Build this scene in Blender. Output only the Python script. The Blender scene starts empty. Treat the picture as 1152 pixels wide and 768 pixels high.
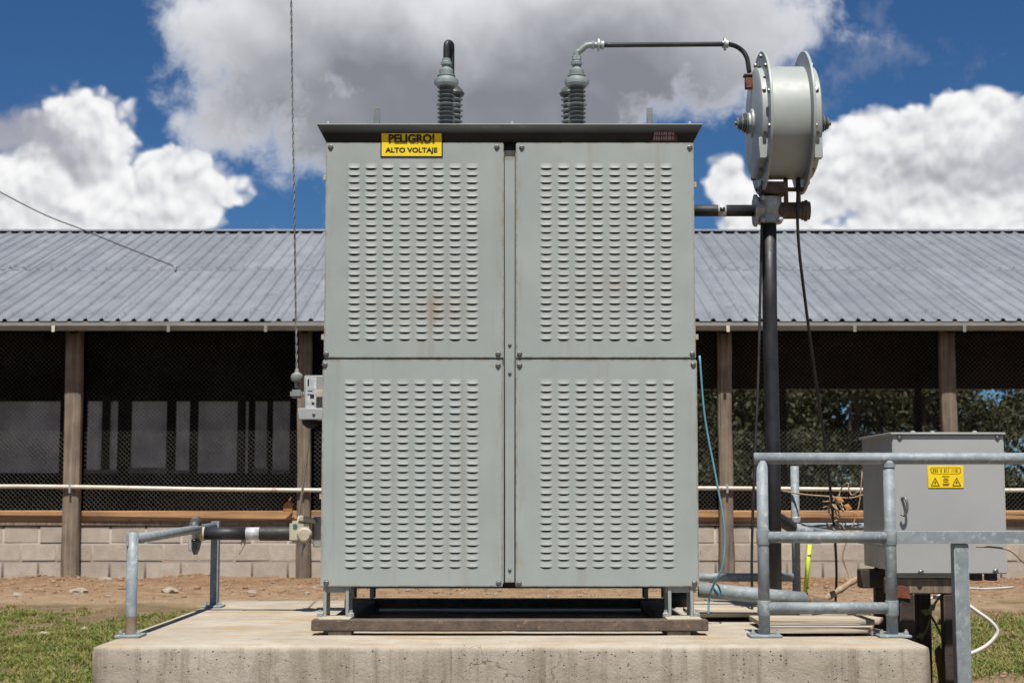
import bpy, bmesh, math, random
import numpy as np
from mathutils import Vector, Matrix, noise as mnoise
R = math.radians
random.seed(7)
S = bpy.context.scene
C = S.collection

# ------------------------------------------------------------------ camera
F = 1800.0 / 1152.0          # focal length in image widths
PITCH = math.atan(173 / 1800)
CAMZ = 1.05
cam = bpy.data.cameras.new('camera'); cam.sensor_width = 36; cam.lens = 36 * F
cam.clip_start = .05; cam.clip_end = 5000
camo = bpy.data.objects.new('camera', cam); C.objects.link(camo)
camo.location = (0, 0, CAMZ); camo.rotation_euler = (math.pi / 2 + PITCH, 0, 0)
cam.dof.use_dof = True; cam.dof.focus_distance = 7.6; cam.dof.aperture_fstop = 5.6
S.camera = camo

def at(px, py, Y):
    """survey point: photo pixel + real distance from the photographer -> world point"""
    c, s = math.cos(PITCH), math.sin(PITCH)
    t = (384 - py) / 1800.0
    Z = Y * (t * c + s) / (c - t * s)
    return Vector(((px - 576) * (Y * c + Z * s) / 1800.0, Y, CAMZ + Z))

# ------------------------------------------------------------------ light and sky
SUN_EL, SUN_AZ = R(64.5), R(180)     # sun high behind the photographer
S.view_settings.view_transform = 'Standard'; S.view_settings.look = 'None'
S.view_settings.gamma = 1; S.view_settings.use_curve_mapping = False
S.view_settings.exposure = 0.34
sun = bpy.data.lights.new('sun', 'SUN'); sun.energy = 5.0; sun.angle = R(.53); sun.color = (1, .955, .88)
suno = bpy.data.objects.new('sun', sun); C.objects.link(suno)
suno.rotation_euler = (math.pi / 2 - SUN_EL, 0, 0); suno.location = (2, -10, 20)

class NT:
    """tiny expression helper for node trees"""
    flat = False
    def __init__(s, tree): s.t = tree; s.n = tree.nodes; s.l = tree.links
    def new(s, typ, **kw):
        o = s.n.new(typ)
        for k, v in kw.items(): setattr(o, k, v)
        return o
    def put(s, sock, v):
        if isinstance(v, bpy.types.NodeSocket): s.l.new(v, sock)
        elif v is not None:
            if hasattr(sock.default_value, '__len__') and not hasattr(v, '__len__'): v = (v,) * len(sock.default_value)
            if hasattr(v, '__len__') and len(v) == 3 and len(sock.default_value) == 4: v = (*v, 1)
            sock.default_value = v
    def m(s, op, a, b=None, c=None, clamp=False):
        o = s.new('ShaderNodeMath', operation=op, use_clamp=clamp)
        for i, v in enumerate((a, b, c)):
            if v is not None: s.put(o.inputs[i], v)
        return o.outputs[0]
    def vm(s, op, a, b=None, scale=None):
        o = s.new('ShaderNodeVectorMath', operation=op)
        s.put(o.inputs[0], a)
        if b is not None: s.put(o.inputs[1], b)
        if scale is not None: s.put(o.inputs['Scale'], scale)
        return o.outputs['Value'] if op in ('LENGTH', 'DOT_PRODUCT', 'DISTANCE') else o.outputs[0]
    def xyz(s, x, y, z):
        o = s.new('ShaderNodeCombineXYZ'); s.put(o.inputs[0], x); s.put(o.inputs[1], y); s.put(o.inputs[2], z); return o.outputs[0]
    def sep(s, v):
        o = s.new('ShaderNodeSeparateXYZ'); s.put(o.inputs[0], v); return o.outputs
    def noise(s, vec, scale, detail=3, rough=.55, dist=0, col=False):
        o = s.new('ShaderNodeTexNoise'); o.noise_dimensions = '2D' if s.flat else '3D'; s.put(o.inputs['Vector'], vec); o.inputs['Scale'].default_value = scale
        o.inputs['Detail'].default_value = detail; o.inputs['Roughness'].default_value = rough; o.inputs['Distortion'].default_value = dist
        return o.outputs['Color'] if col else o.outputs[0]
    def vor(s, vec, scale, feature='F1', detail=0, smooth=.5, out='Distance'):
        o = s.new('ShaderNodeTexVoronoi', feature=feature, voronoi_dimensions='2D' if s.flat else '3D'); s.put(o.inputs['Vector'], vec); o.inputs['Scale'].default_value = scale
        o.inputs['Detail'].default_value = detail
        if feature == 'SMOOTH_F1': o.inputs['Smoothness'].default_value = smooth
        return o.outputs[out]
    def step(s, v, a, b, lo=0., hi=1.):
        o = s.new('ShaderNodeMapRange', interpolation_type='SMOOTHSTEP'); s.put(o.inputs[0], v)
        for i, x in enumerate((a, b, lo, hi)): s.put(o.inputs[i + 1], x)
        return o.outputs[0]
    def mix(s, f, a, b, blend='MIX'):
        o = s.new('ShaderNodeMix', data_type='RGBA', blend_type=blend); s.put(o.inputs[0], f); s.put(o.inputs[6], a); s.put(o.inputs[7], b)
        return o.outputs[2]

SKY_K, SKY_TINT = .060, (.34, .60, .86)
def build_world():
    w = bpy.data.worlds.new('World'); S.world = w; w.use_nodes = True
    t = NT(w.node_tree); t.n.clear()
    sky = t.new('ShaderNodeTexSky', sky_type='NISHITA', sun_disc=False)
    sky.sun_elevation = SUN_EL; sky.sun_rotation = SUN_AZ; sky.altitude = 1500; sky.air_density = 1.0; sky.dust_density = .25; sky.ozone_density = 2.2
    d = t.new('ShaderNodeTexCoord').outputs['Generated']
    x, y, z = t.sep(d)
    u = t.m('ARCTAN2', x, y); v = t.m('ARCSINE', z)
    P = t.xyz(u, v, 0)
    # --- the sky outside the photographed part: the same broken cumulus, drawn simply
    big = t.noise(d, 2.4, 5, .6); shd = t.noise(t.vm('ADD', d, (0, -.05, .09)), 2.4, 4, .6)
    skyc = t.mix(1.0, t.vm('SCALE', sky.outputs[0], scale=SKY_K), SKY_TINT, 'MULTIPLY')
    lum_o = t.m('ADD', .36, t.m('MULTIPLY', t.m('SUBTRACT', big, shd), 1.6), clamp=True)
    col_o = t.mix(t.step(big, .53, .62), skyc, t.vm('SCALE', (.95, .96, 1.0), scale=lum_o))
    col_o = t.mix(t.step(z, -.02, -.06), col_o, (.12, .10, .08))
    inview = t.m('MULTIPLY', t.step(t.m('ABSOLUTE', u), .37, .44, 1, 0), t.m('MULTIPLY', t.step(v, .36, .44, 1, 0), t.step(y, 0, .1)))
    inview = t.m('MULTIPLY', inview, t.step(z, -.06, -.02))
    # --- the photographed clouds, placed by azimuth and elevation
    t.flat = True
    def ang(px, py): return ((px - 576) / 1800, (557 - py) / 1800)
    def blobs(Pv, lst, k=.02):
        """signed angular depth inside a union of ellipses"""
        f = None
        for (px, py, rx, ry) in lst:
            cu, cv = ang(px, py); a, b = rx / 1800, ry / 1800
            q = t.vm('MULTIPLY', t.vm('SUBTRACT', Pv, (cu, cv, 0)), (1 / a, 1 / b, 0))
            g = t.m('MULTIPLY', t.m('SUBTRACT', 1, t.vm('LENGTH', q)), min(a, b))
            f = g if f is None else t.m('SMOOTH_MAX', f, g, k)
        return f
    CU = [(95, 185, 84, 86), (128, 140, 46, 38), (45, 245, 130, 75), (185, 228, 84, 70), (246, 222, 58, 42), (110, 275, 240, 60),
          (1035, 195, 134, 94), (985, 152, 66, 44), (1095, 160, 90, 48), (1160, 150, 34, 28), (1130, 215, 120, 70), (930, 230, 84, 62), (822, 215, 46, 50), (850, 250, 84, 44), (1010, 278, 270, 60),
          (500, 320, 300, 40)]
    ST = [(540, 50, 340, 118), (285, 35, 112, 66), (262, 122, 62, 46), (440, 125, 230, 66), (540, 165, 200, 80), (800, 40, 116, 62), (840, 85, 50, 36), (560, -60, 420, 90), (880, 55, 40, 30)]
    WI = [(358, 228, 12, 22), (985, 70, 66, 26), (940, 105, 50, 22), (1130, 80, 24, 8)]
    GS = [(28, 168, 74, 34), (1130, 205, 70, 36), (1180, 170, 50, 40), (1012, 212, 22, 18)]
    def warp(Pv, amp, sc, det=4):
        n = t.noise(Pv, sc, det, .6, col=True)
        return t.vm('ADD', Pv, t.vm('SCALE', t.vm('SUBTRACT', n, (.5, .5, .5)), scale=amp))
    def cumulus(Pv, rel_only=False):
        W = warp(Pv, .019, 22, 3)
        p1 = t.vor(W, 24, 'SMOOTH_F1', 0, .3); p2 = t.vor(W, 58, 'SMOOTH_F1', 0, .35); p3 = t.vor(W, 130, 'SMOOTH_F1', 0, .4)
        h = t.m('MULTIPLY', t.m('SUBTRACT', .45, p1), .018)
        h = t.m('ADD', h, t.m('MULTIPLY', t.m('SUBTRACT', .45, p2), .010))
        h = t.m('ADD', h, t.m('MULTIPLY', t.m('SUBTRACT', .45, p3), .0058))
        if rel_only: return h
        b = t.m('SUBTRACT', blobs(W, CU, .012), .0075)
        return t.m('ADD', b, h), h, b
    dl = .006
    h0, r0, b0 = cumulus(P)
    r1 = cumulus(t.vm('ADD', P, (dl * .3, dl, 0)), True)
    lit = t.m('DIVIDE', t.m('SUBTRACT', r0, r1), dl)          # puffs facing up catch the sun
    a_cu = t.m('MULTIPLY', t.step(h0, -.0015, .0062), t.step(b0, -.0035, .0015))
    soft = t.noise(warp(P, .05, 10), 8, 4, .55)
    deep = t.step(soft, .40, .70, 0, .9)
    rim = t.step(b0, .004, .045)
    low = t.step(v, .26, .19)
    sh = t.m('MULTIPLY', t.m('MULTIPLY', deep, low), rim)
    lum = t.m('ADD', .86, t.m('MULTIPLY', lit, t.m('SUBTRACT', .155, t.m('MULTIPLY', sh, .06))))
    lum = t.m('SUBTRACT', lum, t.m('MULTIPLY', sh, .34))
    lum = t.m('SUBTRACT', lum, t.m('MULTIPLY', rim, .06))
    k_ = t.step(lum, .30, 1.05)
    c_cu = t.mix(k_, (.27, .28, .32), (.76, .76, .76))
    # broad grey cloud overhead, bright ragged rim
    W = warp(P, .05, 9, 5)
    bs = blobs(W, ST, .03)
    V = warp(P, .022, 20, 3)
    puff = t.m('ADD', t.m('MULTIPLY', t.vor(V, 17, 'SMOOTH_F1', 0, .6), .028), t.m('MULTIPLY', t.vor(V, 44, 'SMOOTH_F1', 0, .6), .010))
    V2 = t.vm('ADD', V, (.002, .007, 0))
    puff2 = t.m('ADD', t.m('MULTIPLY', t.vor(V2, 17, 'SMOOTH_F1', 0, .6), .028), t.m('MULTIPLY', t.vor(V2, 44, 'SMOOTH_F1', 0, .6), .010))
    fine = t.m('SUBTRACT', t.m('MULTIPLY', t.m('SUBTRACT', t.noise(V, 34, 6, .66), .5), .034), t.m('MULTIPLY', t.m('SUBTRACT', puff, .016), .8))
    hs = t.m('ADD', bs, fine)
    a_st = t.step(hs, -.005, .016)
    n3 = t.noise(V, 12, 5, .58)
    vv = t.m('ADD', v, t.m('ADD', t.m('MULTIPLY', t.m('SUBTRACT', n3, .5), .045), t.m('MULTIPLY', t.m('SUBTRACT', soft, .5), .07)))
    g = t.m('MULTIPLY', t.step(vv, .335, .245), t.step(hs, .0, .020, .1, 1))
    g = t.m('MULTIPLY', g, t.m('MULTIPLY', t.step(u, -.22, -.08, .55, 1), t.step(u, .08, .17, 1, .68)))
    g = t.m('SUBTRACT', g, t.m('MULTIPLY', t.m('SUBTRACT', puff2, puff), t.step(u, -.23, 0., 22, 10)), clamp=True)
    c_st = t.mix(g, (.62, .63, .66), (.185, .191, .222))
    # thin torn scraps
    bw = t.m('ADD', blobs(warp(P, .09, 14, 5), WI, .01), t.m('MULTIPLY', t.m('SUBTRACT', t.noise(P, 40, 6, .65), .5), .05))
    a_wi = t.step(bw, -.004, .024, 0, t.step(u, -.2, -.1, .85, .42))
    c_wi = t.mix(t.step(u, -.2, -.1), (.20, .20, .25), (.25, .28, .36))
    bg_ = t.m('ADD', blobs(warp(P, .035, 18, 4), GS, .008), t.m('MULTIPLY', t.m('SUBTRACT', t.noise(P, 50, 5, .62), .5), .018))
    a_gs = t.step(bg_, -.003, .012, 0, t.step(u, 0, .1, .92, .6))
    skyv = t.mix(1.0, t.vm('SCALE', sky.outputs[0], scale=SKY_K), SKY_TINT, 'MULTIPLY')
    col = t.mix(a_cu, skyv, c_cu)
    col = t.mix(a_wi, col, c_wi)
    col = t.mix(a_gs, col, t.mix(t.step(n3, .3, .7), (.24, .245, .29), (.34, .345, .39)))
    col = t.mix(a_st, col, c_st)
    bo = t.new('ShaderNodeBackground'); t.l.new(col_o, bo.inputs[0])
    bg = t.new('ShaderNodeBackground'); t.l.new(col, bg.inputs[0])
    ms = t.new('ShaderNodeMixShader'); t.l.new(inview, ms.inputs[0]); t.l.new(bo.outputs[0], ms.inputs[1]); t.l.new(bg.outputs[0], ms.inputs[2])
    out = t.new('ShaderNodeOutputWorld'); t.l.new(ms.outputs[0], out.inputs[0])
build_world()

# ------------------------------------------------------------------ materials
MATS = {}
def mat(name, c1, c2=None, rough=.6, metal=0, scale=6, bump=0, bscale=60, speck=None, streak=None, rust=None, spec=.5, obj_rand=0, trans=0, detail=4):
    """base colour that drifts between c1 and c2; streak = (colour, amount) vertical run marks;
       rust/speck = (colour, scale, threshold) spots"""
    if name in MATS: return MATS[name]
    m = bpy.data.materials.new(name); m.use_nodes = True
    t = NT(m.node_tree); t.n.clear()
    pos = t.new('ShaderNodeTexCoord').outputs['Object']
    if obj_rand:
        oi = t.new('ShaderNodeObjectInfo')
        pos = t.vm('ADD', pos, t.vm('SCALE', (37., 17., 53.), scale=oi.outputs['Random']))
    col = t.mix(t.step(t.noise(pos, scale, detail, .6), .3, .7), c1, c2 or c1)
    if streak:
        sp = t.vm('MULTIPLY', pos, (1, 1, .06))
        col = t.mix(t.m('MULTIPLY', t.step(t.noise(sp, streak[2], 4, .65), .54, .78), streak[1]), col, streak[0])
    h = None
    for s_ in (speck, rust):
        if s_:
            f = t.step(t.noise(pos, s_[1], 5, .68), s_[2], s_[2] + .06)
            col = t.mix(f, col, s_[0])
    if obj_rand:
        col = t.mix(1, col, t.vm('SCALE', (1, 1, 1), scale=t.m('ADD', 1 - obj_rand / 2, t.m('MULTIPLY', oi.outputs['Random'], obj_rand))), 'MULTIPLY')
    b = t.new('ShaderNodeBsdfPrincipled')
    t.put(b.inputs['Base Color'], col)
    t.put(b.inputs['Roughness'], t.step(t.noise(pos, scale * 2.3, 3), .2, .8, max(rough - .1, .05), min(rough + .12, 1)))
    b.inputs['Metallic'].default_value = metal
    b.inputs['Specular IOR Level'].default_value = spec
    if bump:
        bn = t.new('ShaderNodeBump'); bn.inputs['Strength'].default_value = bump; bn.inputs['Distance'].default_value = .01
        t.l.new(t.noise(pos, bscale, 5, .6), bn.inputs['Height']); t.l.new(bn.outputs[0], b.inputs['Normal'])
    o = t.new('ShaderNodeOutputMaterial')
    if trans:
        tr = t.new('ShaderNodeBsdfTranslucent'); t.put(tr.inputs[0], col)
        ms = t.new('ShaderNodeMixShader'); ms.inputs[0].default_value = trans
        t.l.new(b.outputs[0], ms.inputs[1]); t.l.new(tr.outputs[0], ms.inputs[2]); t.l.new(ms.outputs[0], o.inputs[0])
    else: t.l.new(b.outputs[0], o.inputs[0])
    MATS[name] = m
    return m

def concrete_mat():
    m = bpy.data.materials.new('cast_concrete'); m.use_nodes = True
    t = NT(m.node_tree); t.n.clear()
    p = t.new('ShaderNodeTexCoord').outputs['Object']
    x, y, z = t.sep(p)
    big = t.noise(p, 2.2, 5, .6); mid = t.noise(p, 11, 5, .65); fine = t.noise(p, 90, 4, .6)
    col = t.mix(t.step(big, .3, .7), (.36, .318, .258), (.44, .395, .328))
    col = t.mix(t.step(mid, .35, .75, 0, .5), col, (.28, .238, .182))
    nrm = t.new('ShaderNodeNewGeometry').outputs['Normal']; nz = t.sep(nrm)[2]
    side = t.step(nz, .75, .35)
    # marks of the form boards and water runs on the sides
    run = t.step(t.noise(t.xyz(t.m('MULTIPLY', x, 1), 0, t.m('MULTIPLY', z, .07)), 13, 5, .72), .45, .68, 0, .8)
    col = t.mix(t.m('MULTIPLY', run, side), col, (.225, .19, .145))
    jx = t.m('ABSOLUTE', t.m('SUBTRACT', t.m('FRACT', t.m('ADD', t.m('MULTIPLY', x, 1.27), t.m('ADD', t.m('MULTIPLY', t.m('SINE', t.m('MULTIPLY', x, 2.3)), .35), t.m('MULTIPLY', t.noise(p, 3, 2), .03)))), .5))
    jf = t.m('MULTIPLY', t.step(jx, .012, .0), side)
    jf = t.m('MULTIPLY', jf, t.step(t.noise(p, 4, 3), .4, .6, .1, .8))
    col = t.mix(t.m('MULTIPLY', jf, .45), col, (.19, .17, .145))
    # ochre wash on the top
    wash = t.m('MULTIPLY', t.step(t.noise(t.vm('MULTIPLY', p, (1, 2.2, 1)), 2.6, 4, .6), .48, .66, 0, .75), t.step(nz, .7, .95))
    col = t.mix(wash, col, (.36, .25, .145))
    damp = t.m('MULTIPLY', t.step(t.noise(p, 3.4, 6, .7), .52, .64, 0, .45), t.step(nz, .7, .95))
    col = t.mix(damp, col, (.27, .235, .19))
    # air holes
    vo = t.new('ShaderNodeTexVoronoi'); t.put(vo.inputs['Vector'], t.vm('ADD', p, t.vm('SCALE', t.noise(p, 40, 2, col=True), scale=.02))); vo.inputs['Scale'].default_value = 30
    rnd = t.sep(vo.outputs['Color'])[0]
    hole = t.m('MULTIPLY', t.step(t.m('SUBTRACT', vo.outputs['Distance'], t.m('MULTIPLY', t.m('SUBTRACT', rnd, .80), .9)), .03, -.02), t.step(rnd, .80, .82))
    vo2 = t.new('ShaderNodeTexVoronoi'); t.put(vo2.inputs['Vector'], p); vo2.inputs['Scale'].default_value = 75
    rnd2 = t.sep(vo2.outputs['Color'])[1]
    hole2 = t.m('MULTIPLY', t.step(vo2.outputs['Distance'], .30, .2), t.step(rnd2, .93, .95))
    hole = t.m('MULTIPLY', t.m('MAXIMUM', hole, hole2), side)
    col = t.mix(t.m('MULTIPLY', hole, .85), col, (.055, .045, .035))
    b = t.new('ShaderNodeBsdfPrincipled'); 
    dirt = t.m('MULTIPLY', t.step(t.noise(t.vm('MULTIPLY', p, (1, 1, .10)), 6.5, 6, .7), .54, .64, 0, .6), side)
    col = t.mix(dirt, col, (.235, .195, .14))
    thin = t.m('MULTIPLY', t.step(t.noise(t.vm('MULTIPLY', p, (1, 1, .03)), 38, 3, .6), .66, .72, 0, .45), side)
    col = t.mix(thin, col, (.19, .155, .11))
    crk = t.m('MULTIPLY', t.step(t.vor(t.vm('ADD', p, t.vm('SCALE', t.noise(p, 6, 4, col=True), scale=.25)), 1.7, 'DISTANCE_TO_EDGE'), .004, .001), t.step(t.noise(p, 1.7, 2), .60, .66))
    col = t.mix(t.m('MULTIPLY', crk, .8), col, (.10, .085, .065))
    t.put(b.inputs['Base Color'], col); b.inputs['Roughness'].default_value = .9; b.inputs['Specular IOR Level'].default_value = .25
    hgt = t.m('SUBTRACT', t.m('ADD', t.m('MULTIPLY', fine, .35), t.m('MULTIPLY', mid, 1.0)), t.m('MULTIPLY', t.m('ADD', hole, jf), 1.3))
    bn = t.new('ShaderNodeBump'); bn.inputs['Strength'].default_value = .55; bn.inputs['Distance'].default_value = .012
    t.l.new(hgt, bn.inputs['Height']); t.l.new(bn.outputs[0], b.inputs['Normal'])
    o = t.new('ShaderNodeOutputMaterial'); t.l.new(b.outputs[0], o.inputs[0])
    return m

def ground_mat():
    m = bpy.data.materials.new('earth'); m.use_nodes = True
    t = NT(m.node_tree); t.n.clear()
    p = t.new('ShaderNodeTexCoord').outputs['Object']
    x, y, z = t.sep(p)
    n1 = t.noise(p, 1.3, 5, .6); n2 = t.noise(p, 7, 6, .65); n3 = t.noise(p, 45, 5, .65)
    dirt = t.mix(t.step(n2, .35, .68), (.27, .168, .098), (.42, .292, .182))
    dirt = t.mix(t.step(n3, .5, .72, 0, .75), dirt, (.15, .085, .05))
    dirt = t.mix(t.step(t.noise(t.vm('MULTIPLY', p, (1, 2.5, 1)), 9, 4, .6), .55, .68, 0, .8), dirt, (.47, .36, .245))
    dirt = t.mix(t.step(y, 15.9, 14.9, 0, .45), dirt, (.42, .32, .21))
    dirt = t.mix(t.step(y, 16.4, 17.6, 0, .5), dirt, (.23, .128, .072))
    turf = t.mix(t.step(n3, .3, .7), (.15, .112, .058), (.26, .19, .11))
    edge = t.m('ADD', y, t.m('MULTIPLY', t.m('SUBTRACT', n1, .5), 5))
    f = t.m('MULTIPLY', t.step(edge, 15.1, 14.0), t.step(n2, .34, .5, .35, 1))
    f = t.m('MULTIPLY', f, t.m('SUBTRACT', 1, t.m('MULTIPLY', t.step(x, 1.6, 1.9), t.step(t.m('ADD', y, t.m('MULTIPLY', n2, .6)), 10.0, 9.2))))
    f = t.m('MAXIMUM', f, t.step(y, 31, 34))
    col = t.mix(f, dirt, turf)
    b = t.new('ShaderNodeBsdfPrincipled'); t.put(b.inputs['Base Color'], col); b.inputs['Roughness'].default_value = .95; b.inputs['Specular IOR Level'].default_value = .15
    bn = t.new('ShaderNodeBump'); bn.inputs['Strength'].default_value = 1.0; bn.inputs['Distance'].default_value = .06
    t.l.new(t.m('ADD', n2, t.m('MULTIPLY', n3, .6)), bn.inputs['Height']); t.l.new(bn.outputs[0], b.inputs['Normal'])
    o = t.new('ShaderNodeOutputMaterial'); t.l.new(b.outputs[0], o.inputs[0])
    return m

PAINT = (.318, .352, .340)
M_panel = mat('cabinet_paint', PAINT, (.286, .32, .31), .5, 0, 3, .04, 8, streak=((.25, .24, .195), .7, 9), rust=((.30, .17, .08), 17, .705), obj_rand=.06, spec=.4)
def edge_grime(m):
    """yellowish weeping along the folded edges, faint dents in the sheet"""
    t = NT(m.node_tree); b = next(n for n in t.n if n.type == 'BSDF_PRINCIPLED'); src = b.inputs['Base Color'].links[0].from_socket
    tc = t.new('ShaderNodeTexCoord'); gx, gy, gz = t.sep(tc.outputs['Generated']); p = tc.outputs['Object']
    ex = t.m('MINIMUM', gx, t.m('SUBTRACT', 1, gx)); ez = t.m('MINIMUM', gz, t.m('SUBTRACT', 1, gz))
    n = t.noise(t.vm('MULTIPLY', p, (1, 1, .18)), 26, 5, .7)
    f = t.m('MULTIPLY', t.step(ex, .075, .0), t.step(n, .46, .68, 0, .5))
    col = t.mix(f, src, (.27, .22, .14))
    e = t.m('MULTIPLY', t.step(t.m('MINIMUM', ex, ez), .012, .004), t.step(t.noise(p, 30, 4, .7), .42, .62, .1, .7))
    col = t.mix(e, col, (.20, .15, .09))
    dust = t.m('MULTIPLY', t.step(t.noise(t.vm('MULTIPLY', p, (1, 1, .35)), 5, 5, .65), .45, .72), .35)
    col = t.mix(dust, col, (.345, .365, .345))
    t.l.new(col, b.inputs['Base Color'])
    for l in list(b.inputs['Normal'].links): t.l.remove(l)
    bn = t.new('ShaderNodeBump'); bn.inputs['Strength'].default_value = .35; bn.inputs['Distance'].default_value = .02
    t.l.new(t.m('ADD', t.noise(p, 2.4, 2, .5), t.m('MULTIPLY', t.noise(p, 9, 3, .5), .12)), bn.inputs['Height']); t.l.new(bn.outputs[0], b.inputs['Normal'])
edge_grime(M_panel)
def rust_patch_panel(M_panel, name):
    """same paint with one burnt, rusty patch of its own"""
    m = M_panel.copy(); m.name = name; MATS[m.name] = m
    t = NT(m.node_tree)
    b = next(n for n in t.n if n.type == 'BSDF_PRINCIPLED'); src = b.inputs['Base Color'].links[0].from_socket
    p = t.new('ShaderNodeTexCoord').outputs['Object']
    col = src
    for (px, py, sx, sz, am, c) in ((489, 348, .034, .10, .50, (.25, .15, .095)), (500, 345, .16, .11, .34, (.26, .20, .15)), (440, 350, .20, .09, .22, (.25, .21, .165)), (690, 320, .14, .10, .26, (.27, .215, .165)), (655, 330, .05, .14, .22, (.25, .20, .15))):
        q = at(px, py, 7.3)
        dd = t.vm('LENGTH', t.vm('MULTIPLY', t.vm('SUBTRACT', p, tuple(q)), (1 / sx, 0, 1 / sz)))
        f = t.m('MULTIPLY', t.step(t.m('ADD', dd, t.m('MULTIPLY', t.noise(t.vm('MULTIPLY', p, (1, 1, .5)), 45, 5, .7), 1.3)), 1.75, .7), am)
        col = t.mix(f, col, c)
    t.l.new(col, b.inputs['Base Color'])
    return m
M_panel_rust = rust_patch_panel(M_panel, 'cabinet_paint_rust_patch')
M_louver = mat('louver_paint', (.345, .372, .355), (.315, .342, .325), .45, 0, 9, obj_rand=.05, spec=.4)
M_louver_rust = rust_patch_panel(M_louver, 'louver_paint_rust_patch')
M_slot = mat('slot_dark', (.012, .012, .012), None, .9)
M_dark = mat('lid_shaded_paint', (.032, .033, .032), (.025, .026, .025), .7, 0, 5, streak=((.03, .028, .025), .5, 9), bump=.05, spec=.15)  # near-black: shade on the down-facing lid collar is put into the colour
M_frame = mat('frame_paint', (.29, .31, .30), (.25, .27, .26), .55, 0, 4, streak=((.18, .15, .11), .5, 8))
M_void = mat('inner_black', (.015, .015, .015), None, .8)
M_galv = mat('galvanised_tube', (.185, .218, .236), (.26, .295, .312), .62, .08, 22, .05, 90, speck=((.33, .36, .37), 34, .56), rust=((.26, .17, .10), 14, .70), obj_rand=.06)
M_galv2 = mat('galvanised_fitting', (.30, .32, .315), (.44, .46, .45), .5, .4, 35, .25, 60, rust=((.24, .15, .09), 20, .66))
M_bolt = mat('bolt_steel', (.25, .25, .24), (.14, .14, .135), .45, .7, 60, .1, 100)
M_black = mat('black_pvc', (.012, .013, .016), (.024, .025, .03), .52, 0, 10, .05, 40, speck=((.07, .065, .06), 25, .66))
M_rubber = mat('black_cable', (.014, .014, .015), (.03, .03, .03), .6, 0, 10)
M_blue = mat('teal_cable', (.10, .27, .36), (.13, .33, .40), .5, 0, 10)
M_porc = mat('grey_porcelain', (.155, .175, .17), (.21, .235, .23), .28, 0, 12, streak=((.07, .07, .065), .6, 20))
M_porc_d = mat('dark_porcelain', (.06, .066, .066), (.09, .098, .096), .3, 0, 14, speck=((.16, .16, .15), 22, .6))
M_cap = mat('bushing_cap', (.18, .22, .222), (.25, .29, .285), .5, .1, 20, .15, 60, rust=((.17, .12, .09), 16, .66))
M_drum = mat('drum_paint', (.35, .38, .372), (.31, .34, .33), .42, 0, 4, .03, 10, streak=((.32, .30, .26), .4, 6), rust=((.15, .09, .055), 34, .675))
M_ruststeel = mat('rusty_steel', (.085, .062, .05), (.15, .105, .08), .75, .2, 18, .4, 60, speck=((.22, .14, .09), 24, .6))
M_rusty = mat('red_rust', (.20, .06, .03), (.10, .04, .025), .85, 0, 30, .6, 70)
M_oldwood = mat('weathered_timber', (.25, .20, .15), (.17, .135, .105), .9, 0, 5, .5, 30, streak=((.07, .055, .045), .8, 16), obj_rand=.25)
def grain(m, along):
    """fibres and drying cracks along one axis"""
    t = NT(m.node_tree); b = next(n for n in t.n if n.type == 'BSDF_PRINCIPLED'); src = b.inputs['Base Color'].links[0].from_socket
    sc = [30, 30, 30]; sc[along] = .9
    p = t.vm('MULTIPLY', t.new('ShaderNodeTexCoord').outputs['Object'], tuple(sc))
    oi = t.new('ShaderNodeObjectInfo'); p = t.vm('ADD', p, t.vm('SCALE', (31., 17., 9.), scale=oi.outputs['Random']))
    n = t.noise(p, 1.0, 6, .7, .4); cr = t.step(t.noise(p, .55, 3, .6), .62, .70)
    c = t.mix(t.step(n, .3, .7), (.62, .60, .58), (1.25, 1.22, 1.18)); c = t.mix(t.m('MULTIPLY', cr, .75), c, (.22, .19, .17))
    t.l.new(t.mix(1, src, c, 'MULTIPLY'), b.inputs['Base Color'])
    bn = t.new('ShaderNodeBump'); bn.inputs['Strength'].default_value = .5; bn.inputs['Distance'].default_value = .008
    t.l.new(t.m('SUBTRACT', n, cr), bn.inputs['Height']); t.l.new(bn.outputs[0], b.inputs['Normal'])
grain(M_oldwood, 2)
M_sill = mat('orange_timber', (.42, .245, .12), (.34, .20, .105), .85, 0, 3, .4, 20, speck=((.20, .11, .06), 9, .64), obj_rand=.2)
M_plank = mat('pale_plank', (.46, .40, .32), (.38, .33, .26), .9, 0, 4, .4, 25, speck=((.26, .22, .17), 12, .64), obj_rand=.15)
grain(M_sill, 0); grain(M_plank, 0)
M_darkwood = mat('charred_timber', (.026, .02, .016), (.055, .04, .03), .9, 0, 8, .5, 30)
M_block = mat('concrete_block', (.37, .315, .26), (.44, .385, .325), .95, 0, 9, .5, 70, speck=((.28, .24, .205), 20, .63), obj_rand=.16, spec=.2)
M_mortar = mat('mortar', (.35, .30, .25), (.30, .26, .215), .95, 0, 14, .5, 60, spec=.2)
M_roof = mat('zinc_sheet', (.198, .213, .240), (.234, .249, .275), .5, .15, 1.6, 0, 6, streak=None, speck=((.18, .19, .208), 4, .58), obj_rand=.14)
def roof_runs():
    """dull and bright runs that follow the fall of the sheet"""
    t = NT(M_roof.node_tree); b = next(n for n in t.n if n.type == 'BSDF_PRINCIPLED'); src = b.inputs['Base Color'].links[0].from_socket
    p = t.vm('MULTIPLY', t.new('ShaderNodeTexCoord').outputs['Object'], (1, .05, .05))
    oi = t.new('ShaderNodeObjectInfo'); p = t.vm('ADD', p, t.vm('SCALE', (3., 5., 7.), scale=oi.outputs['Random']))
    c = t.mix(t.step(t.noise(p, 7, 4, .6), .3, .7), (.90, .90, .91), (1.08, 1.08, 1.07))
    t.l.new(t.mix(1, src, c, 'MULTIPLY'), b.inputs['Base Color'])
roof_runs()
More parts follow.
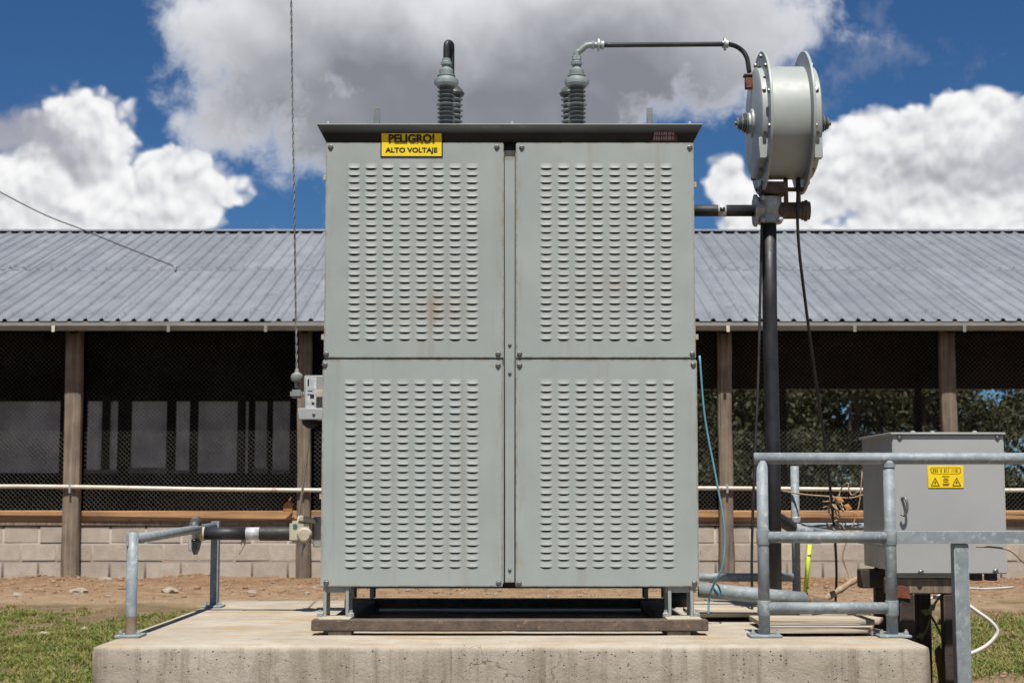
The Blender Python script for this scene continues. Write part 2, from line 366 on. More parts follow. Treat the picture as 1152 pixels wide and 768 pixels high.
M_roof_in = mat('inner_roof', (.016, .014, .012), (.010, .009, .008), .95, spec=.1)
M_gutter = mat('gutter_paint', (.21, .21, .19), (.26, .26, .24), .6, 0, 3, streak=((.12, .11, .10), .5, 5))
M_wpipe = mat('white_pipe', (.62, .58, .50), (.52, .47, .39), .5, 0, 6, speck=((.33, .22, .14), 7, .62))
M_wire = mat('mesh_wire', (.14, .13, .12), (.075, .068, .06), .6, .3, 2)
M_curtain = mat('curtain_sheet', (.50, .50, .48), (.27, .27, .265), .7, 0, 1.6, trans=.55, obj_rand=.5, streak=((.18, .18, .18), .5, 3))
M_box = mat('control_box_paint', (.36, .37, .37), (.33, .34, .342), .42, 0, 3, .02, 10, streak=((.28, .28, .27), .4, 6), rust=((.28, .15, .08), 14, .75))
M_yellow = mat('sticker_yellow', (.82, .62, .015), (.78, .57, .015), .4, 0, 10)
M_ink = mat('sticker_ink', (.012, .010, .006), None, .5)
M_brownink = mat('sticker_brown_ink', (.20, .11, .01), None, .5)
M_lime = mat('lime_plastic', (.55, .68, .03), (.48, .60, .03), .4, 0, 20, speck=((.12, .15, .03), 14, .68))
M_beige = mat('beige_fitting', (.46, .42, .33), (.38, .34, .26), .6, 0, 22, .2, 50, rust=((.22, .15, .09), 18, .67))
M_paper = mat('foil_label', (.62, .62, .62), (.35, .37, .42), .35, .1, 55)
M_white = mat('white_plastic', (.70, .69, .66), (.6, .58, .54), .5, 0, 8)
M_strand = mat('steel_strand', (.30, .30, .29), (.22, .22, .21), .5, .5, 40)
M_insul = mat('grey_insulator', (.26, .27, .26), (.19, .2, .19), .4, 0, 20)
M_twig = mat('dry_twig', (.36, .27, .18), (.26, .18, .12), .9, 0, 20, .4, 60)
M_leafdry = mat('dry_leaf', (.40, .19, .07), (.30, .14, .05), .9, 0, 10)
M_rag = mat('ochre_sheet', (.26, .165, .045), (.10, .065, .022), .6, 0, 6)
M_stone = mat('stone', (.36, .30, .24), (.25, .20, .155), .95, 0, 9, .5, 40, obj_rand=.3)
M_clod = mat('earth_clod', (.30, .195, .12), (.235, .145, .085), .95, 0, 9, .5, 40)
M_bark = mat('bark', (.10, .075, .055), (.06, .045, .035), .95, 0, 9, .6, 30)
M_leaf = mat('foliage', (.026, .033, .010), (.055, .058, .018), .7, 0, 1.2, trans=.25, obj_rand=.2)
M_grass = mat('grass_blade', (.085, .14, .020), (.22, .235, .045), .7, 0, 9, trans=.3)
M_strw = mat('straw_blade', (.36, .28, .13), (.28, .2, .09), .8, 0, 1.6, trans=.2)
M_conc = concrete_mat()
M_earth = ground_mat()

# ------------------------------------------------------------------ mesh helpers
def finish(bm, name, m, parent=None, ang=38, loc=None):
    for f in bm.faces: f.smooth = True
    ca = R(ang)
    for e in bm.edges:
        if len(e.link_faces) == 2:
            try:
                if e.calc_face_angle() > ca: e.smooth = False
            except ValueError: pass
    me = bpy.data.meshes.new(name); bm.to_mesh(me); bm.free()
    for k in (m if isinstance(m, (list, tuple)) else [m]): me.materials.append(k)
    return link(name, me, parent, loc)
def link(name, me, parent=None, loc=None):
    o = bpy.data.objects.new(name, me); C.objects.link(o)
    if parent is not None: o.parent = parent
    if loc is not None: o.location = loc
    return o
def tag(o, label, cat, group=None):
    o['label'] = label; o['category'] = cat
    if group: o['group'] = group
    return o
def thing(name, label, cat, loc=(0, 0, 0), group=None):
    o = bpy.data.objects.new(name, None); C.objects.link(o); o.location = loc; o.empty_display_size = .1
    return tag(o, label, cat, group)
def child_empty_free(o, root):
    """parent o (built in world coordinates) under root that stands at its own place"""
    o.parent = root; o.matrix_parent_inverse = Matrix.Translation(root.location).inverted()
    return o
class Th:
    """a thing whose parts are modelled in world coordinates"""
    def __init__(s, name, label, cat, loc, group=None): s.r = thing(name, label, cat, loc, group); s.loc = Vector(loc)
    def part(s, bm, name, m, parent=None, ang=38):
        o = finish(bm, name, m, None, ang)
        if parent is None: child_empty_free(o, s.r)
        else: o.parent = parent; o.matrix_parent_inverse = Matrix.Translation(s.loc).inverted() if False else (parent.matrix_parent_inverse.copy() if parent.matrix_parent_inverse else Matrix()); o.matrix_parent_inverse = Matrix()
        return o
def box(x0, x1, y0, y1, z0, z1, bev=.004, seg=1, bm=None, mi=0):
    b = bmesh.new()
    vs = [b.verts.new(p) for p in ((x0, y0, z0), (x1, y0, z0), (x1, y1, z0), (x0, y1, z0), (x0, y0, z1), (x1, y0, z1), (x1, y1, z1), (x0, y1, z1))]
    for q in ((3, 2, 1, 0), (4, 5, 6, 7), (0, 1, 5, 4), (1, 2, 6, 5), (2, 3, 7, 6), (3, 0, 4, 7)): b.faces.new([vs[i] for i in q])
    if bev: bmesh.ops.bevel(b, geom=b.edges[:], offset=bev, segments=seg, affect='EDGES', clamp_overlap=True)
    for f in b.faces: f.material_index = mi
    return merge(bm, b)
def merge(bm, b):
    if bm is None: return b
    me = bpy.data.meshes.new('tmp'); b.to_mesh(me); b.free(); bm.from_mesh(me); bpy.data.meshes.remove(me); return bm
def frame_of(d):
    d = d.normalized(); a = Vector((0, 0, 1)) if abs(d.z) < .9 else Vector((1, 0, 0))
    u = d.cross(a).normalized(); return u, d.cross(u).normalized()
def tube(pts, r, seg=10, bm=None, caps=True, mi=0):
    b = bmesh.new(); pts = [Vector(p) for p in pts]; n = len(pts)
    rs = r if isinstance(r, (list, tuple)) else [r] * n
    rings = []; u = None
    for i, p in enumerate(pts):
        d = (pts[min(i + 1, n - 1)] - pts[max(i - 1, 0)]).normalized()
        if u is None: u, w = frame_of(d)
        else:
            u = (u - d * u.dot(d)).normalized(); w = d.cross(u)
        w = d.cross(u)
        rings.append([b.verts.new(p + (u * math.cos(2 * math.pi * k / seg) + w * math.sin(2 * math.pi * k / seg)) * rs[i]) for k in range(seg)])
    for i in range(n - 1):
        for k in range(seg): b.faces.new((rings[i][k], rings[i][(k + 1) % seg], rings[i + 1][(k + 1) % seg], rings[i + 1][k]))
    if caps: b.faces.new(rings[0][::-1]); b.faces.new(rings[-1])
    for f in b.faces: f.material_index = mi
    return merge(bm, b)
def smooth_path(pts, k=6):
    pts = [Vector(p) for p in pts]; out = []
    P = [pts[0] * 2 - pts[1]] + pts + [pts[-1] * 2 - pts[-2]]
    for i in range(1, len(P) - 2):
        for j in range(k):
            t = j / k; a, b_, c, d = P[i - 1], P[i], P[i + 1], P[i + 2]
            out.append(.5 * ((2 * b_) + (c - a) * t + (2 * a - 5 * b_ + 4 * c - d) * t * t + (3 * b_ - a - 3 * c + d) * t ** 3))
    return out + [pts[-1]]
def lathe(prof, base, axis=(0, 0, 1), seg=24, bm=None, mi=0):
    """prof = [(radius, height)] from base along axis"""
    b = bmesh.new(); ax = Vector(axis).normalized(); u, w = frame_of(ax); base = Vector(base); rings = []
    for r, h in prof:
        if r < 1e-5: rings.append([b.verts.new(base + ax * h)])
        else: rings.append([b.verts.new(base + ax * h + (u * math.cos(2 * math.pi * k / seg) + w * math.sin(2 * math.pi * k / seg)) * r) for k in range(seg)])
    for i in range(len(rings) - 1):
        A, B = rings[i], rings[i + 1]
        for k in range(seg):
            k2 = (k + 1) % seg
            if len(A) == 1 and len(B) == 1: continue
            if len(A) == 1: b.faces.new((A[0], B[k2], B[k]))
            elif len(B) == 1: b.faces.new((A[k], A[k2], B[0]))
            else: b.faces.new((A[k], A[k2], B[k2], B[k]))
    if len(rings[0]) > 1: b.faces.new(rings[0][::-1])
    if len(rings[-1]) > 1: b.faces.new(rings[-1])
    bmesh.ops.recalc_face_normals(b, faces=b.faces[:])
    for f in b.faces: f.material_index = mi
    return merge(bm, b)
def prism(poly, thick, bm=None, mi=0, bev=0):
    """closed 3D polygon extruded by the vector thick"""
    b = bmesh.new(); tk = Vector(thick)
    A = [b.verts.new(Vector(p)) for p in poly]; B = [b.verts.new(Vector(p) + tk) for p in poly]; n = len(A)
    b.faces.new(A); b.faces.new(B[::-1])
    for i in range(n): b.faces.new((A[i], B[i], B[(i + 1) % n], A[(i + 1) % n]))
    bmesh.ops.recalc_face_normals(b, faces=b.faces[:])
    if bev: bmesh.ops.bevel(b, geom=b.edges[:], offset=bev, segments=1, affect='EDGES', clamp_overlap=True)
    for f in b.faces: f.material_index = mi
    return merge(bm, b)
def text_mesh(s, size, m, fat=.0, sx=1.0, depth=.0008):
    cu = bpy.data.curves.new('lettering', 'FONT'); cu.body = s; cu.size = size; cu.align_x = 'CENTER'; cu.align_y = 'CENTER'; cu.offset = fat; cu.extrude = depth; cu.resolution_u = 3
    o = bpy.data.objects.new('tmp', cu); C.objects.link(o); bpy.context.view_layer.update()
    me = bpy.data.meshes.new_from_object(o.evaluated_get(bpy.context.evaluated_depsgraph_get()))
    bpy.data.objects.remove(o); bpy.data.curves.remove(cu)
    for v in me.vertices: v.co = Vector((v.co.x * sx, -v.co.z, v.co.y))
    me.materials.clear(); me.materials.append(m); me.name = 'lettering'
    return me
def dome_bolt(r=.011, h=.008):
    """a bolt head on a washer, looking along -Y, origin on the sheet"""
    b = lathe([(r * 1.25, 0), (r * 1.25, .002), (r * .95, .0025), (r * .95, h * .7), (r * .6, h), (0, h)], (0, 0, 0), (0, -1, 0), 8)
    me = bpy.data.meshes.new('bolt')
    for f in b.faces: f.smooth = False
    b.to_mesh(me); b.free(); me.materials.append(M_bolt); return me
BOLT = dome_bolt(); SMALLBOLT = dome_bolt(.007, .006)

# ------------------------------------------------------------------ ground
PADT = .43
def ground_z(x, y):
    z = .13 * max(0, min(1, (y - 11) / 6.5)) if y < 18 else .13
    k = max(0, min(1, (y - 14.5) / 2)) * (1 if y < 18.3 else 0)
    z += k * (.06 * mnoise.noise((x * .9, y * .9, 0)) + .035 * mnoise.noise((x * 2.4, y * 2.4, 8))) + .02 * mnoise.noise((x * .5, y * .5, 3))
    z += .012 * mnoise.noise((x * 3, y * 3, 1))
    return z
def build_ground():
    xs = np.concatenate([[-900, -250, -80, -30, -16], np.arange(-11, 11.01, .22), [16, 30, 80, 250, 900]])
    ys = np.concatenate([[-200, -40, -10, 0, 4], np.arange(6, 20.01, .2), [22, 25, 30, 40, 60, 120, 300, 1500]])
    near = lambda x, y: abs(x) < 12 and 5 < y < 21
    V = [(x, y, ground_z(x, y) if near(x, y) else (.13 if y > 20 else 0)) for y in ys for x in xs]
    nx = len(xs)
    Fc = [(j * nx + i, j * nx + i + 1, (j + 1) * nx + i + 1, (j + 1) * nx + i) for j in range(len(ys) - 1) for i in range(nx - 1)]
    me = bpy.data.meshes.new('ground'); me.from_pydata(V, [], Fc); me.materials.append(M_earth)
    me.polygons.foreach_set('use_smooth', [True] * len(me.polygons))
    o = link('ground', me); o['kind'] = 'structure'
build_ground()

# ------------------------------------------------------------------ concrete pad
def build_pad():
    x0, x1 = at(103, 722, 6.76).x, at(1048, 722, 6.76).x
    y0, y1, zt = 6.76, 9.62, PADT
    r = .028
    prof = [(0, -.25), (0, .05), (0, .15), (0, .25), (0, .33), (0, zt - r)] + [(r * (1 - math.cos(a)), zt - r + r * math.sin(a)) for a in (R(25), R(50), R(75))] + [(r * 1.1, zt)]
    prof = [(y0 + a, b) for a, b in prof] + [(yy, zt) for yy in np.linspace(y0 + .2, y1 - .2, 8)] + [(y1 - r, zt), (y1, zt - r), (y1, -.25)]
    b = bmesh.new(); N = 150; rows = []
    for i in range(N + 1):
        x = x0 + (x1 - x0) * i / N
        e = min(i, N - i); ins = {0: r, 1: r * .3}.get(e, 0)
        row = []
        for (yy, zz) in prof:
            jx = .004 * mnoise.noise((x * 9, yy * 9, zz * 9)) + .006 * mnoise.noise((x * 2.2, yy * 3, zz * 3))
            chip = .006 * max(0, mnoise.noise((x * 14, 5, zz * 14)) - .1) if zz > zt - r * 1.2 and yy < y0 + .1 else 0
            Y = yy + (ins if yy < y0 + .1 else -ins if yy > y1 - .1 else 0) * (1 if yy in (y0, y1) or True else 0)
            row.append(b.verts.new((x + (.0 if e else (.004 * mnoise.noise((yy * 5, zz * 9, 1)))), Y + (jx if zz < zt else 0) + chip, zz - chip - (ins * .5 if zz > zt - r else 0) + (jx * .3 if yy > y0 + .05 else 0))))
        rows.append(row)
    for i in range(N):
        for k in range(len(prof) - 1): b.faces.new((rows[i][k], rows[i + 1][k], rows[i + 1][k + 1], rows[i][k + 1]))
    b.faces.new(rows[0]); b.faces.new(rows[-1][::-1])
    bmesh.ops.recalc_face_normals(b, faces=b.faces[:])
    o = finish(b, 'concrete_pad', M_conc, None, 50)
    tag(o, 'pale cast concrete pad full of air holes under the louvered cabinet', 'concrete pad')
build_pad()

# ------------------------------------------------------------------ louvered transformer cabinet
CY = 7.32                                            # front of the door panels
def build_cabinet():
    root = thing('transformer_cabinet', 'tall grey louvered steel transformer cabinet standing on the concrete pad', 'cabinet', (0, CY + .75, PADT))
    L = Vector(root.location)
    def P(bm, name, m, parent=None, ang=38):
        o = finish(bm, name, m, None, ang); o.parent = parent or root
        if parent is None: o.matrix_parent_inverse = Matrix.Translation(-L)
        return o
    def PL(me, name, loc, parent=None):
        o = link(name, me, parent or root, loc)
        if parent is None: o.matrix_parent_inverse = Matrix.Translation(-L)
        return o
    xl, xr = at(362, 500, CY).x, at(785, 500, CY).x
    zb = at(576, 660, CY).z; zm = at(576, 403.5, CY).z; zt = at(576, 160, CY).z
    ztop = at(576, 141, CY - .032).z
    yb = CY + 1.5
    # body frame behind the panels
    P(box(xl + .012, xr - .012, CY + .022, yb, zb + .012, zt - .002, .006), 'body', M_frame)
    # doors
    ml, mr = at(566.5, 400, CY).x, at(580.5, 400, CY).x
    rng = random.Random(3)
    doors = {}
    for key, (a, b_, c, d, mm) in {'ul': (xl + .004, ml, zm + .003, zt, M_panel_rust), 'ur': (mr, xr - .004, zm + .003, zt, M_panel_rust), 'll': (xl, ml - .004, zb, zm - .003, M_panel), 'lr': (mr - .002, xr, zb, zm - .003, M_panel)}.items():
        doors[key] = P(box(a, b_, CY, CY + .02, c, d, .004, 2), 'door_panel', mm)
    # centre strip with the dark slot at its top
    P(box(ml + .006, mr - .006, CY + .006, CY + .03, zb + .02, at(0, 176, CY).z, .002), 'centre_strip', M_panel)
    P(box(ml + .002, mr - .002, CY + .018, CY + .024, zb + .004, zt - .004, 0), 'gap', M_void)
    # louvers
    w, h, pr = .0555, .0235, .0046
    b = bmesh.new(); nx, nz = 8, 4; g = []
    for j in range(nz + 1):
        t_ = j / nz; row = []
        for i in range(nx + 1):
            s_ = -1 + 2 * i / nx
            p_ = pr * t_ ** 1.5 * max(0, 1 - abs(s_) ** 2.6) ** .75
            row.append(b.verts.new((s_ * w / 2, -.0006 - p_, h / 2 - t_ * h + (.0015 * abs(s_) ** 4 if j == nz else 0))))
        g.append(row)
    for j in range(nz):
        for i in range(nx): b.faces.new((g[j][i], g[j + 1][i], g[j + 1][i + 1], g[j][i + 1]))
    A = [b.verts.new((sx * w * .48, -.0011, -h / 2 + .003)) for sx in (1, -1)]
    A += [b.verts.new((sx * w * .48, -.0011, -h / 2 + .001 - .0080 * (1 - abs(sx) ** 2.5))) for sx in (-1, -.75, -.4, 0, .4, .75, 1)]
    f = b.faces.new(A[::-1] if False else A)
    for q in b.faces: q.smooth = True
    f.material_index = 1
    lm = bpy.data.meshes.new('louver'); b.to_mesh(lm); b.free(); lm.materials.append(M_louver); lm.materials.append(M_slot)
    grids = {'ul': (398.5, 531, 186.5, 378.5, 25), 'ur': (614.5, 749.5, 186.5, 378.5, 25), 'll': (394.5, 531.5, 429, 634.5, 26), 'lr': (614.5, 752, 429, 634.5, 26)}
    n = 0; rest = []
    for key in ('ll', 'lr', 'ul', 'ur'):
        a, c, y0, y1, rows = grids[key]
        for r_ in range(rows):
            for k in range(8):
                px = a + (c - a) * k / 7; py = y0 + (y1 - y0) * r_ / (rows - 1)
                p = at(px, py, CY)
                if n < 300: PL(lm, 'louver', p, doors[key]).scale = (1, rng.uniform(.82, 1.15), rng.uniform(.95, 1.05)); n += 1
                else: rest.append(p)
    bm = bmesh.new()
    for p in rest:
        k = len(bm.verts); bm.from_mesh(lm); bm.verts.ensure_lookup_table()
        sy_, sz_ = rng.uniform(.82, 1.15), rng.uniform(.95, 1.05)
        for v in bm.verts[k:]: v.co = Vector((v.co.x, v.co.y * sy_, v.co.z * sz_)) + p
    o = P(bm, 'louver_field', [M_louver_rust, M_slot]); o['kind'] = 'stuff'
    # bolts
    spots = [(372, 165.5), (559, 165.5), (587, 166), (776, 166), (367, 398), (365.5, 410), (560.5, 398), (560.5, 411), (584.5, 398), (584.5, 411), (779, 398), (780, 410), (367, 655), (561, 655.5), (584, 656), (781.5, 655.5)]
    for px, py in spots: PL(BOLT, 'bolt', at(px, py, CY), None)
    for px, py in ((573.5, 388), (573.5, 420), (573.5, 641)): PL(SMALLBOLT, 'bolt', at(px, py, CY + .006))
    # lid: folded collar that flares upward, top sheet, rivets
    b = bmesh.new(); ov = .031; os_ = .036
    lo = [(xl + .006, CY + .004, zt + .004), (xr - .006, CY + .004, zt + .004), (xr - .006, yb, zt + .004), (xl + .006, yb, zt + .004)]
    hi = [(xl - os_ + .004, CY - ov, ztop), (xr + os_ - .004, CY - ov, ztop), (xr + os_ - .004, yb + ov, ztop), (xl - os_ + .004, yb + ov, ztop)]
    A = [b.verts.new(p) for p in lo]; B = [b.verts.new(p) for p in hi]
    for i in range(4): b.faces.new((A[i], A[(i + 1) % 4], B[(i + 1) % 4], B[i]))
    b.faces.new(A[::-1]); b.faces.new(B)
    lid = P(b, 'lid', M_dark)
    P(box(hi[0][0] - .004, hi[1][0] + .004, CY - ov - .004, yb + ov, ztop + .001, ztop + .007, .002), 'lid_sheet', M_frame, lid)
    for px in (369, 576, 776): P(lathe([(.009, 0), (.009, .006), (.005, .012), (0, .012)], at(px, 139, CY - .02) * 1 + Vector((0, 0, -.004)), seg=8), 'rivet', M_galv2, lid)
    for px in (424, 731):
        q = at(px, 135, CY + .12)
        P(box(q.x - .0145, q.x + .0145, q.y - .012, q.y + .012, ztop + .004, at(px, 121.5, CY + .12).z, .003), 'lifting_lug', M_porc)
    # warning sticker across collar and door
    a, c = at(428, 177, CY - .003), at(498, 149, CY - .02)
    zk = zt + .001
    def fold(z, off):                                   # distance of the sticker skin: flat on the door, leaning out on the collar
        f_ = max(0, (z - zt - .004) / (ztop - zt - .004))
        return CY - off if z <= zk else CY + .004 - (ov + .004) * f_ - .006 - off
    def skin(x0, x1, z0, z1, off):
        bm = bmesh.new()
        zs_ = [z0] + ([zk] if z0 < zk < z1 else []) + [z1]
        rows = [[(x, fold(z, off), z) for x in (x0, x1)] for z in zs_]
        for r0_, r1_ in zip(rows[:-1], rows[1:]): prism([r0_[0], r0_[1], r1_[1], r1_[0]], (0, .0012, 0), bm)
        return bm
    st = P(skin(a.x, c.x, a.z, c.z, .003), 'warning_sticker', M_ink)
    st['label'] = 'yellow warning sticker with black border reading PELIGRO ALTO VOLTAJE'
    e = .0055; W, H = c.x - a.x, c.z - a.z; cx = (a.x + c.x) / 2
    P(skin(a.x + e, c.x - e, a.z + e, c.z - e, .0042), 'sticker_field', M_yellow, st)
    me = text_mesh('PELIGRO!', .047, M_ink, .0020, 1.10, .0003)
    zc_ = at(0, 156, CY - .02).z
    for v in me.vertices:
        z_ = v.co.z * 1.0 + zc_; v.co.y += fold(max(z_, zk + .0001), .0052)
        v.co.z = z_
    PL(me, 'lettering', (cx, 0, 0), st)
    me = text_mesh('ALTO VOLTAJE', .031, M_ink, .0012, 1.14, .0003); PL(me, 'lettering', (cx, CY - .0050, at(0, 169.5, CY).z), st)
    # worn emblem on the collar: a trapezoid plate with upright strokes
    def collar(px, py):
        p = at(px, py, CY - .02); f_ = (p.z - zt - .004) / (ztop - zt - .004)
        return Vector((p.x, CY + .004 - (ov + .004) * f_ - .003, p.z))
    M_emb = mat('emblem_red', (.11, .03, .03), (.07, .025, .025), .6, 0, 40); M_embw = mat('emblem_pale', (.34, .30, .33), (.26, .22, .26), .6, 0, 60)
    em = P(prism([collar(733, 158), collar(763, 158), collar(759, 148.5), collar(755, 147), collar(737, 147.5)], (0, .002, .0)), 'emblem', M_emb)
    bm = bmesh.new()
    for i in range(9):
        x_ = 736 + i * 2.6 + random.uniform(-.5, .5); h1_, h2_ = random.uniform(-1, .6), random.uniform(-1.2, 1)
        prism([collar(x_, 151.5) - Vector((0, .0015, 0)), collar(x_ + 1.5, 151.5) - Vector((0, .0015, 0)), collar(x_ + 1.7, 148.7 - h1_ * .4) - Vector((0, .0015, 0)), collar(x_ + .6, 148.5) - Vector((0, .0015, 0))], (0, .001, 0), bm)
        prism([collar(x_, 156.5) - Vector((0, .0015, 0)), collar(x_ + 1.6, 156.5) - Vector((0, .0015, 0)), collar(x_ + 1.6, 153 - h2_) - Vector((0, .0015, 0)), collar(x_ + .3, 152.8) - Vector((0, .0015, 0))], (0, .001, 0), bm)
    P(bm, 'emblem_strokes', M_embw, em)
    # hinge lugs on the sides
    for (px, py, sd) in ((361, 200, -1), (360, 379, -1), (360, 558, -1), (786, 379, 1), (785, 208, 1), (788, 622, 1)):
        q = at(px, py, CY + .06); xx = xl if sd < 0 else xr
        P(lathe([(.012, -.012), (.012, .012)], (xx + sd * .004, q.y, q.z), (0, 0, 1), 8), 'hinge_pin', M_beige)
    # feet, skid
    zs = at(0, 697, 7.2).z; zs0 = at(0, 709.5, 7.2).z
    sk = P(box(at(350, 700, 7.2).x, at(797, 700, 7.2).x, 7.2, 7.30, zs0, zs, .004), 'skid_beam', M_ruststeel)
    P(box(at(350, 700, 7.2).x, at(797, 700, 7.2).x, 8.62, 8.74, zs0, zs, .004), 'skid_beam', M_ruststeel)
    for px in (382, 764):
        q = at(px, 700, 7.2)
        P(box(q.x - .06, q.x + .04, 7.31, 8.61, zs0 + .002, zs - .004, .004), 'skid_rail', M_ruststeel)
        for yy in (7.21, 8.63): P(box(q.x - .052, q.x + .052, yy, yy + .08, PADT - .004, zs0 - .001, .003), 'timber_block', M_oldwood)
    for px in (366, 391, 753, 778):
        for yy in (7.33, 8.60):
            q = at(px, 680, 7.35)
            b = box(q.x - .007, q.x + .007, yy, yy + .07, zs + .006, zb + .012, .001)
            box(q.x - .016, q.x + .016, yy + .071, yy + .077, zs + .006, zb + .012, .001, bm=b)
            lg = P(b, 'leg', M_frame)
            if yy < 8: P(lathe([(.015, 0), (.015, .016), (.008, .02), (.008, .03), (0, .03)], (q.x + (-.02 if px in (366, 753) else .02), 7.315, zs + .006), seg=6), 'foot_nut', M_galv2, None)
    for px0, px1 in ((361, 396), (748, 787)):
        p0, p1 = at(px0, 695, 7.3), at(px1, 695, 7.3)
        P(box(p0.x, p1.x, 7.205, 7.42, zs + .0005, zs + .006, .001), 'foot_plate', M_beige)
        P(box(p0.x + .01, p1.x - .01, 7.34, 7.50, zb - .026, zb + .0115, .003), 'foot_bracket', M_frame)
    # bottom pan with drain cock, conduit stubs
    P(box(xl + .1, xr - .1, CY + .25, yb - .2, zb - .02, zb + .0115, .004), 'bottom_pan', M_void)
    q = at(764, 665, 7.6); P(tube([q, q + Vector((0, .0, -.07))], .05, 14), 'drain_pipe', M_black)
    # bushings
    def bushing(px, pyt, Y, kind):
        p = at(px, 138, Y); p.z = ztop + .007
        sc = 1.0
        z0 = p.z; zc = at(px, 96, Y).z                      # underside of the cap
        core = P(lathe([(.034, 0), (.034, zc - z0 + .01)], p, seg=16), 'bushing', M_porc_d)
        nsh = 17; big = 12
        for i in range(nsh):
            zz = (i + .45) * (zc - z0) / nsh
            rr = .047 if i != big else .052
            m_ = M_porc_d if i != big else M_porc
            P(lathe([(.034, zz - .008), (rr - .004, zz - .004), (rr, zz), (rr - .005, zz + .003), (.034, zz + .007)], p, seg=20), 'shed', m_, core)
        top = P(lathe([(.036, -.014), (.052, -.006), (.062, .004), (.063, .022), (.060, .030), (.046, .036), (.044, .044), (.047, .046), (.047, .050), (.036, .053), (.036, .078), (.032, .081), (.023, .088), (.021, .104), (.028, .106), (.028, .120), (.022, .124), (.022, .138)], p + Vector((0, 0, zc - z0)), seg=20), 'cap', M_cap, core)
        return p + Vector((0, 0, zc - z0 + .138))
    t1 = bushing(502, 48, 8.05, 0)
    t2 = bushing(649, 48, 8.05, 1)
    # shorter pair standing behind
    def rear(px, Y):
        p = at(px, 138, Y); p.z = ztop + .007; zc = at(px, 108, Y).z
        core = P(lathe([(.034, 0), (.034, zc - p.z), (.05, zc - p.z), (.056, zc - p.z + .012), (.045, zc - p.z + .03), (.026, zc - p.z + .05)], p, seg=16), 'bushing', M_porc_d)
        for i in range(14):
            zz = (i + .3) * (zc - p.z) / 14
            P(lathe([(.034, zz - .008), (.044, zz - .004), (.047, zz), (.034, zz + .008)], p, seg=18), 'shed', M_porc, core)
    rear(511, 8.42); rear(641, 8.42)
    # bent black terminal tube on the first bushing
    P(tube(smooth_path([t1 - Vector((0, 0, .02)), t1 + Vector((0, 0, .06)), t1 + Vector((.006, .01, .085)), t1 + Vector((.02, .04, .088)), t1 + Vector((.022, .06, .06)), t1 + Vector((.022, .06, -.07))], 5), .017, 10), 'terminal_hook', M_black)
    return root, t2, xl, xr, zb, zt, ztop
CAB, T2, XL, XR, ZB, ZT, ZTOP = build_cabinet()

# ------------------------------------------------------------------ things built in world coordinates
class Thing:
    def __init__(s, name, label, cat, loc, group=None): s.r = thing(name, label, cat, loc, group); s.L = Vector(loc)
    def __call__(s, bm, name, m, parent=None, ang=38):
        o = finish(bm, name, m, None, ang); o.parent = parent or s.r
        if parent is None: o.matrix_parent_inverse = Matrix.Translation(-s.L)
        return o
    def inst(s, me, name, loc, parent=None, rot=None):
        o = link(name, me, parent or s.r, loc)
        if parent is None: o.matrix_parent_inverse = Matrix.Translation(-s.L)
        if rot: o.rotation_euler = rot
        return o

# conduit from the second bushing to the drum
PY = 8.28
def build_conduit():
    t = Thing('conduit_pipe', 'thin dark conduit pipe bending from the cabinet insulator over to the drum', 'pipe', T2)
    Y = 8.05; z = at(690, 51, Y).z
    q1 = at(674, 51, Y)
    t(tube(smooth_path([T2 + Vector((0, 0, -.01)), T2 + Vector((.002, 0, .03)), Vector((T2.x + .018, Y, z - .03)), Vector((T2.x + .05, Y, z - .003)), Vector((q1.x - .03, Y, z)), Vector((q1.x, Y, z))], 5), .0165, 12), 'elbow', M_cap)
    t(lathe([(.024, -.010), (.024, .010)], T2 + Vector((0, 0, .004)), seg=8), 'elbow_nut', M_galv2)
    u = t(lathe([(.020, 0), (.024, .006), (.020, .016), (.014, .02), (.014, .030), (.034, .032), (.034, .042), (.017, .045), (.023, .052), (.023, .064), (.013, .068)], (q1.x - .04, Y, z), (1, 0, 0), 10), 'union', M_galv2)
    e0 = at(806, 50, 8.2); e1 = at(836, 58, PY); e2 = at(842, 80, PY)
    pth = [Vector((q1.x + .02, Y, z)), at(740, 50.5, 8.12), e0, at(822, 50.5, 8.24), at(833, 55.5, PY), at(840, 65, PY), at(843, 82, PY)]
    t(tube(smooth_path(pth, 6), .0128, 10), 'pipe', M_black)
    t(lathe([(.02, -.012), (.02, -.004), (.034, -.003), (.034, .006), (.02, .007), (.02, .02)], at(815, 50, 8.22), (1, 0, .05), 10), 'coupling', M_galv2)
build_conduit()

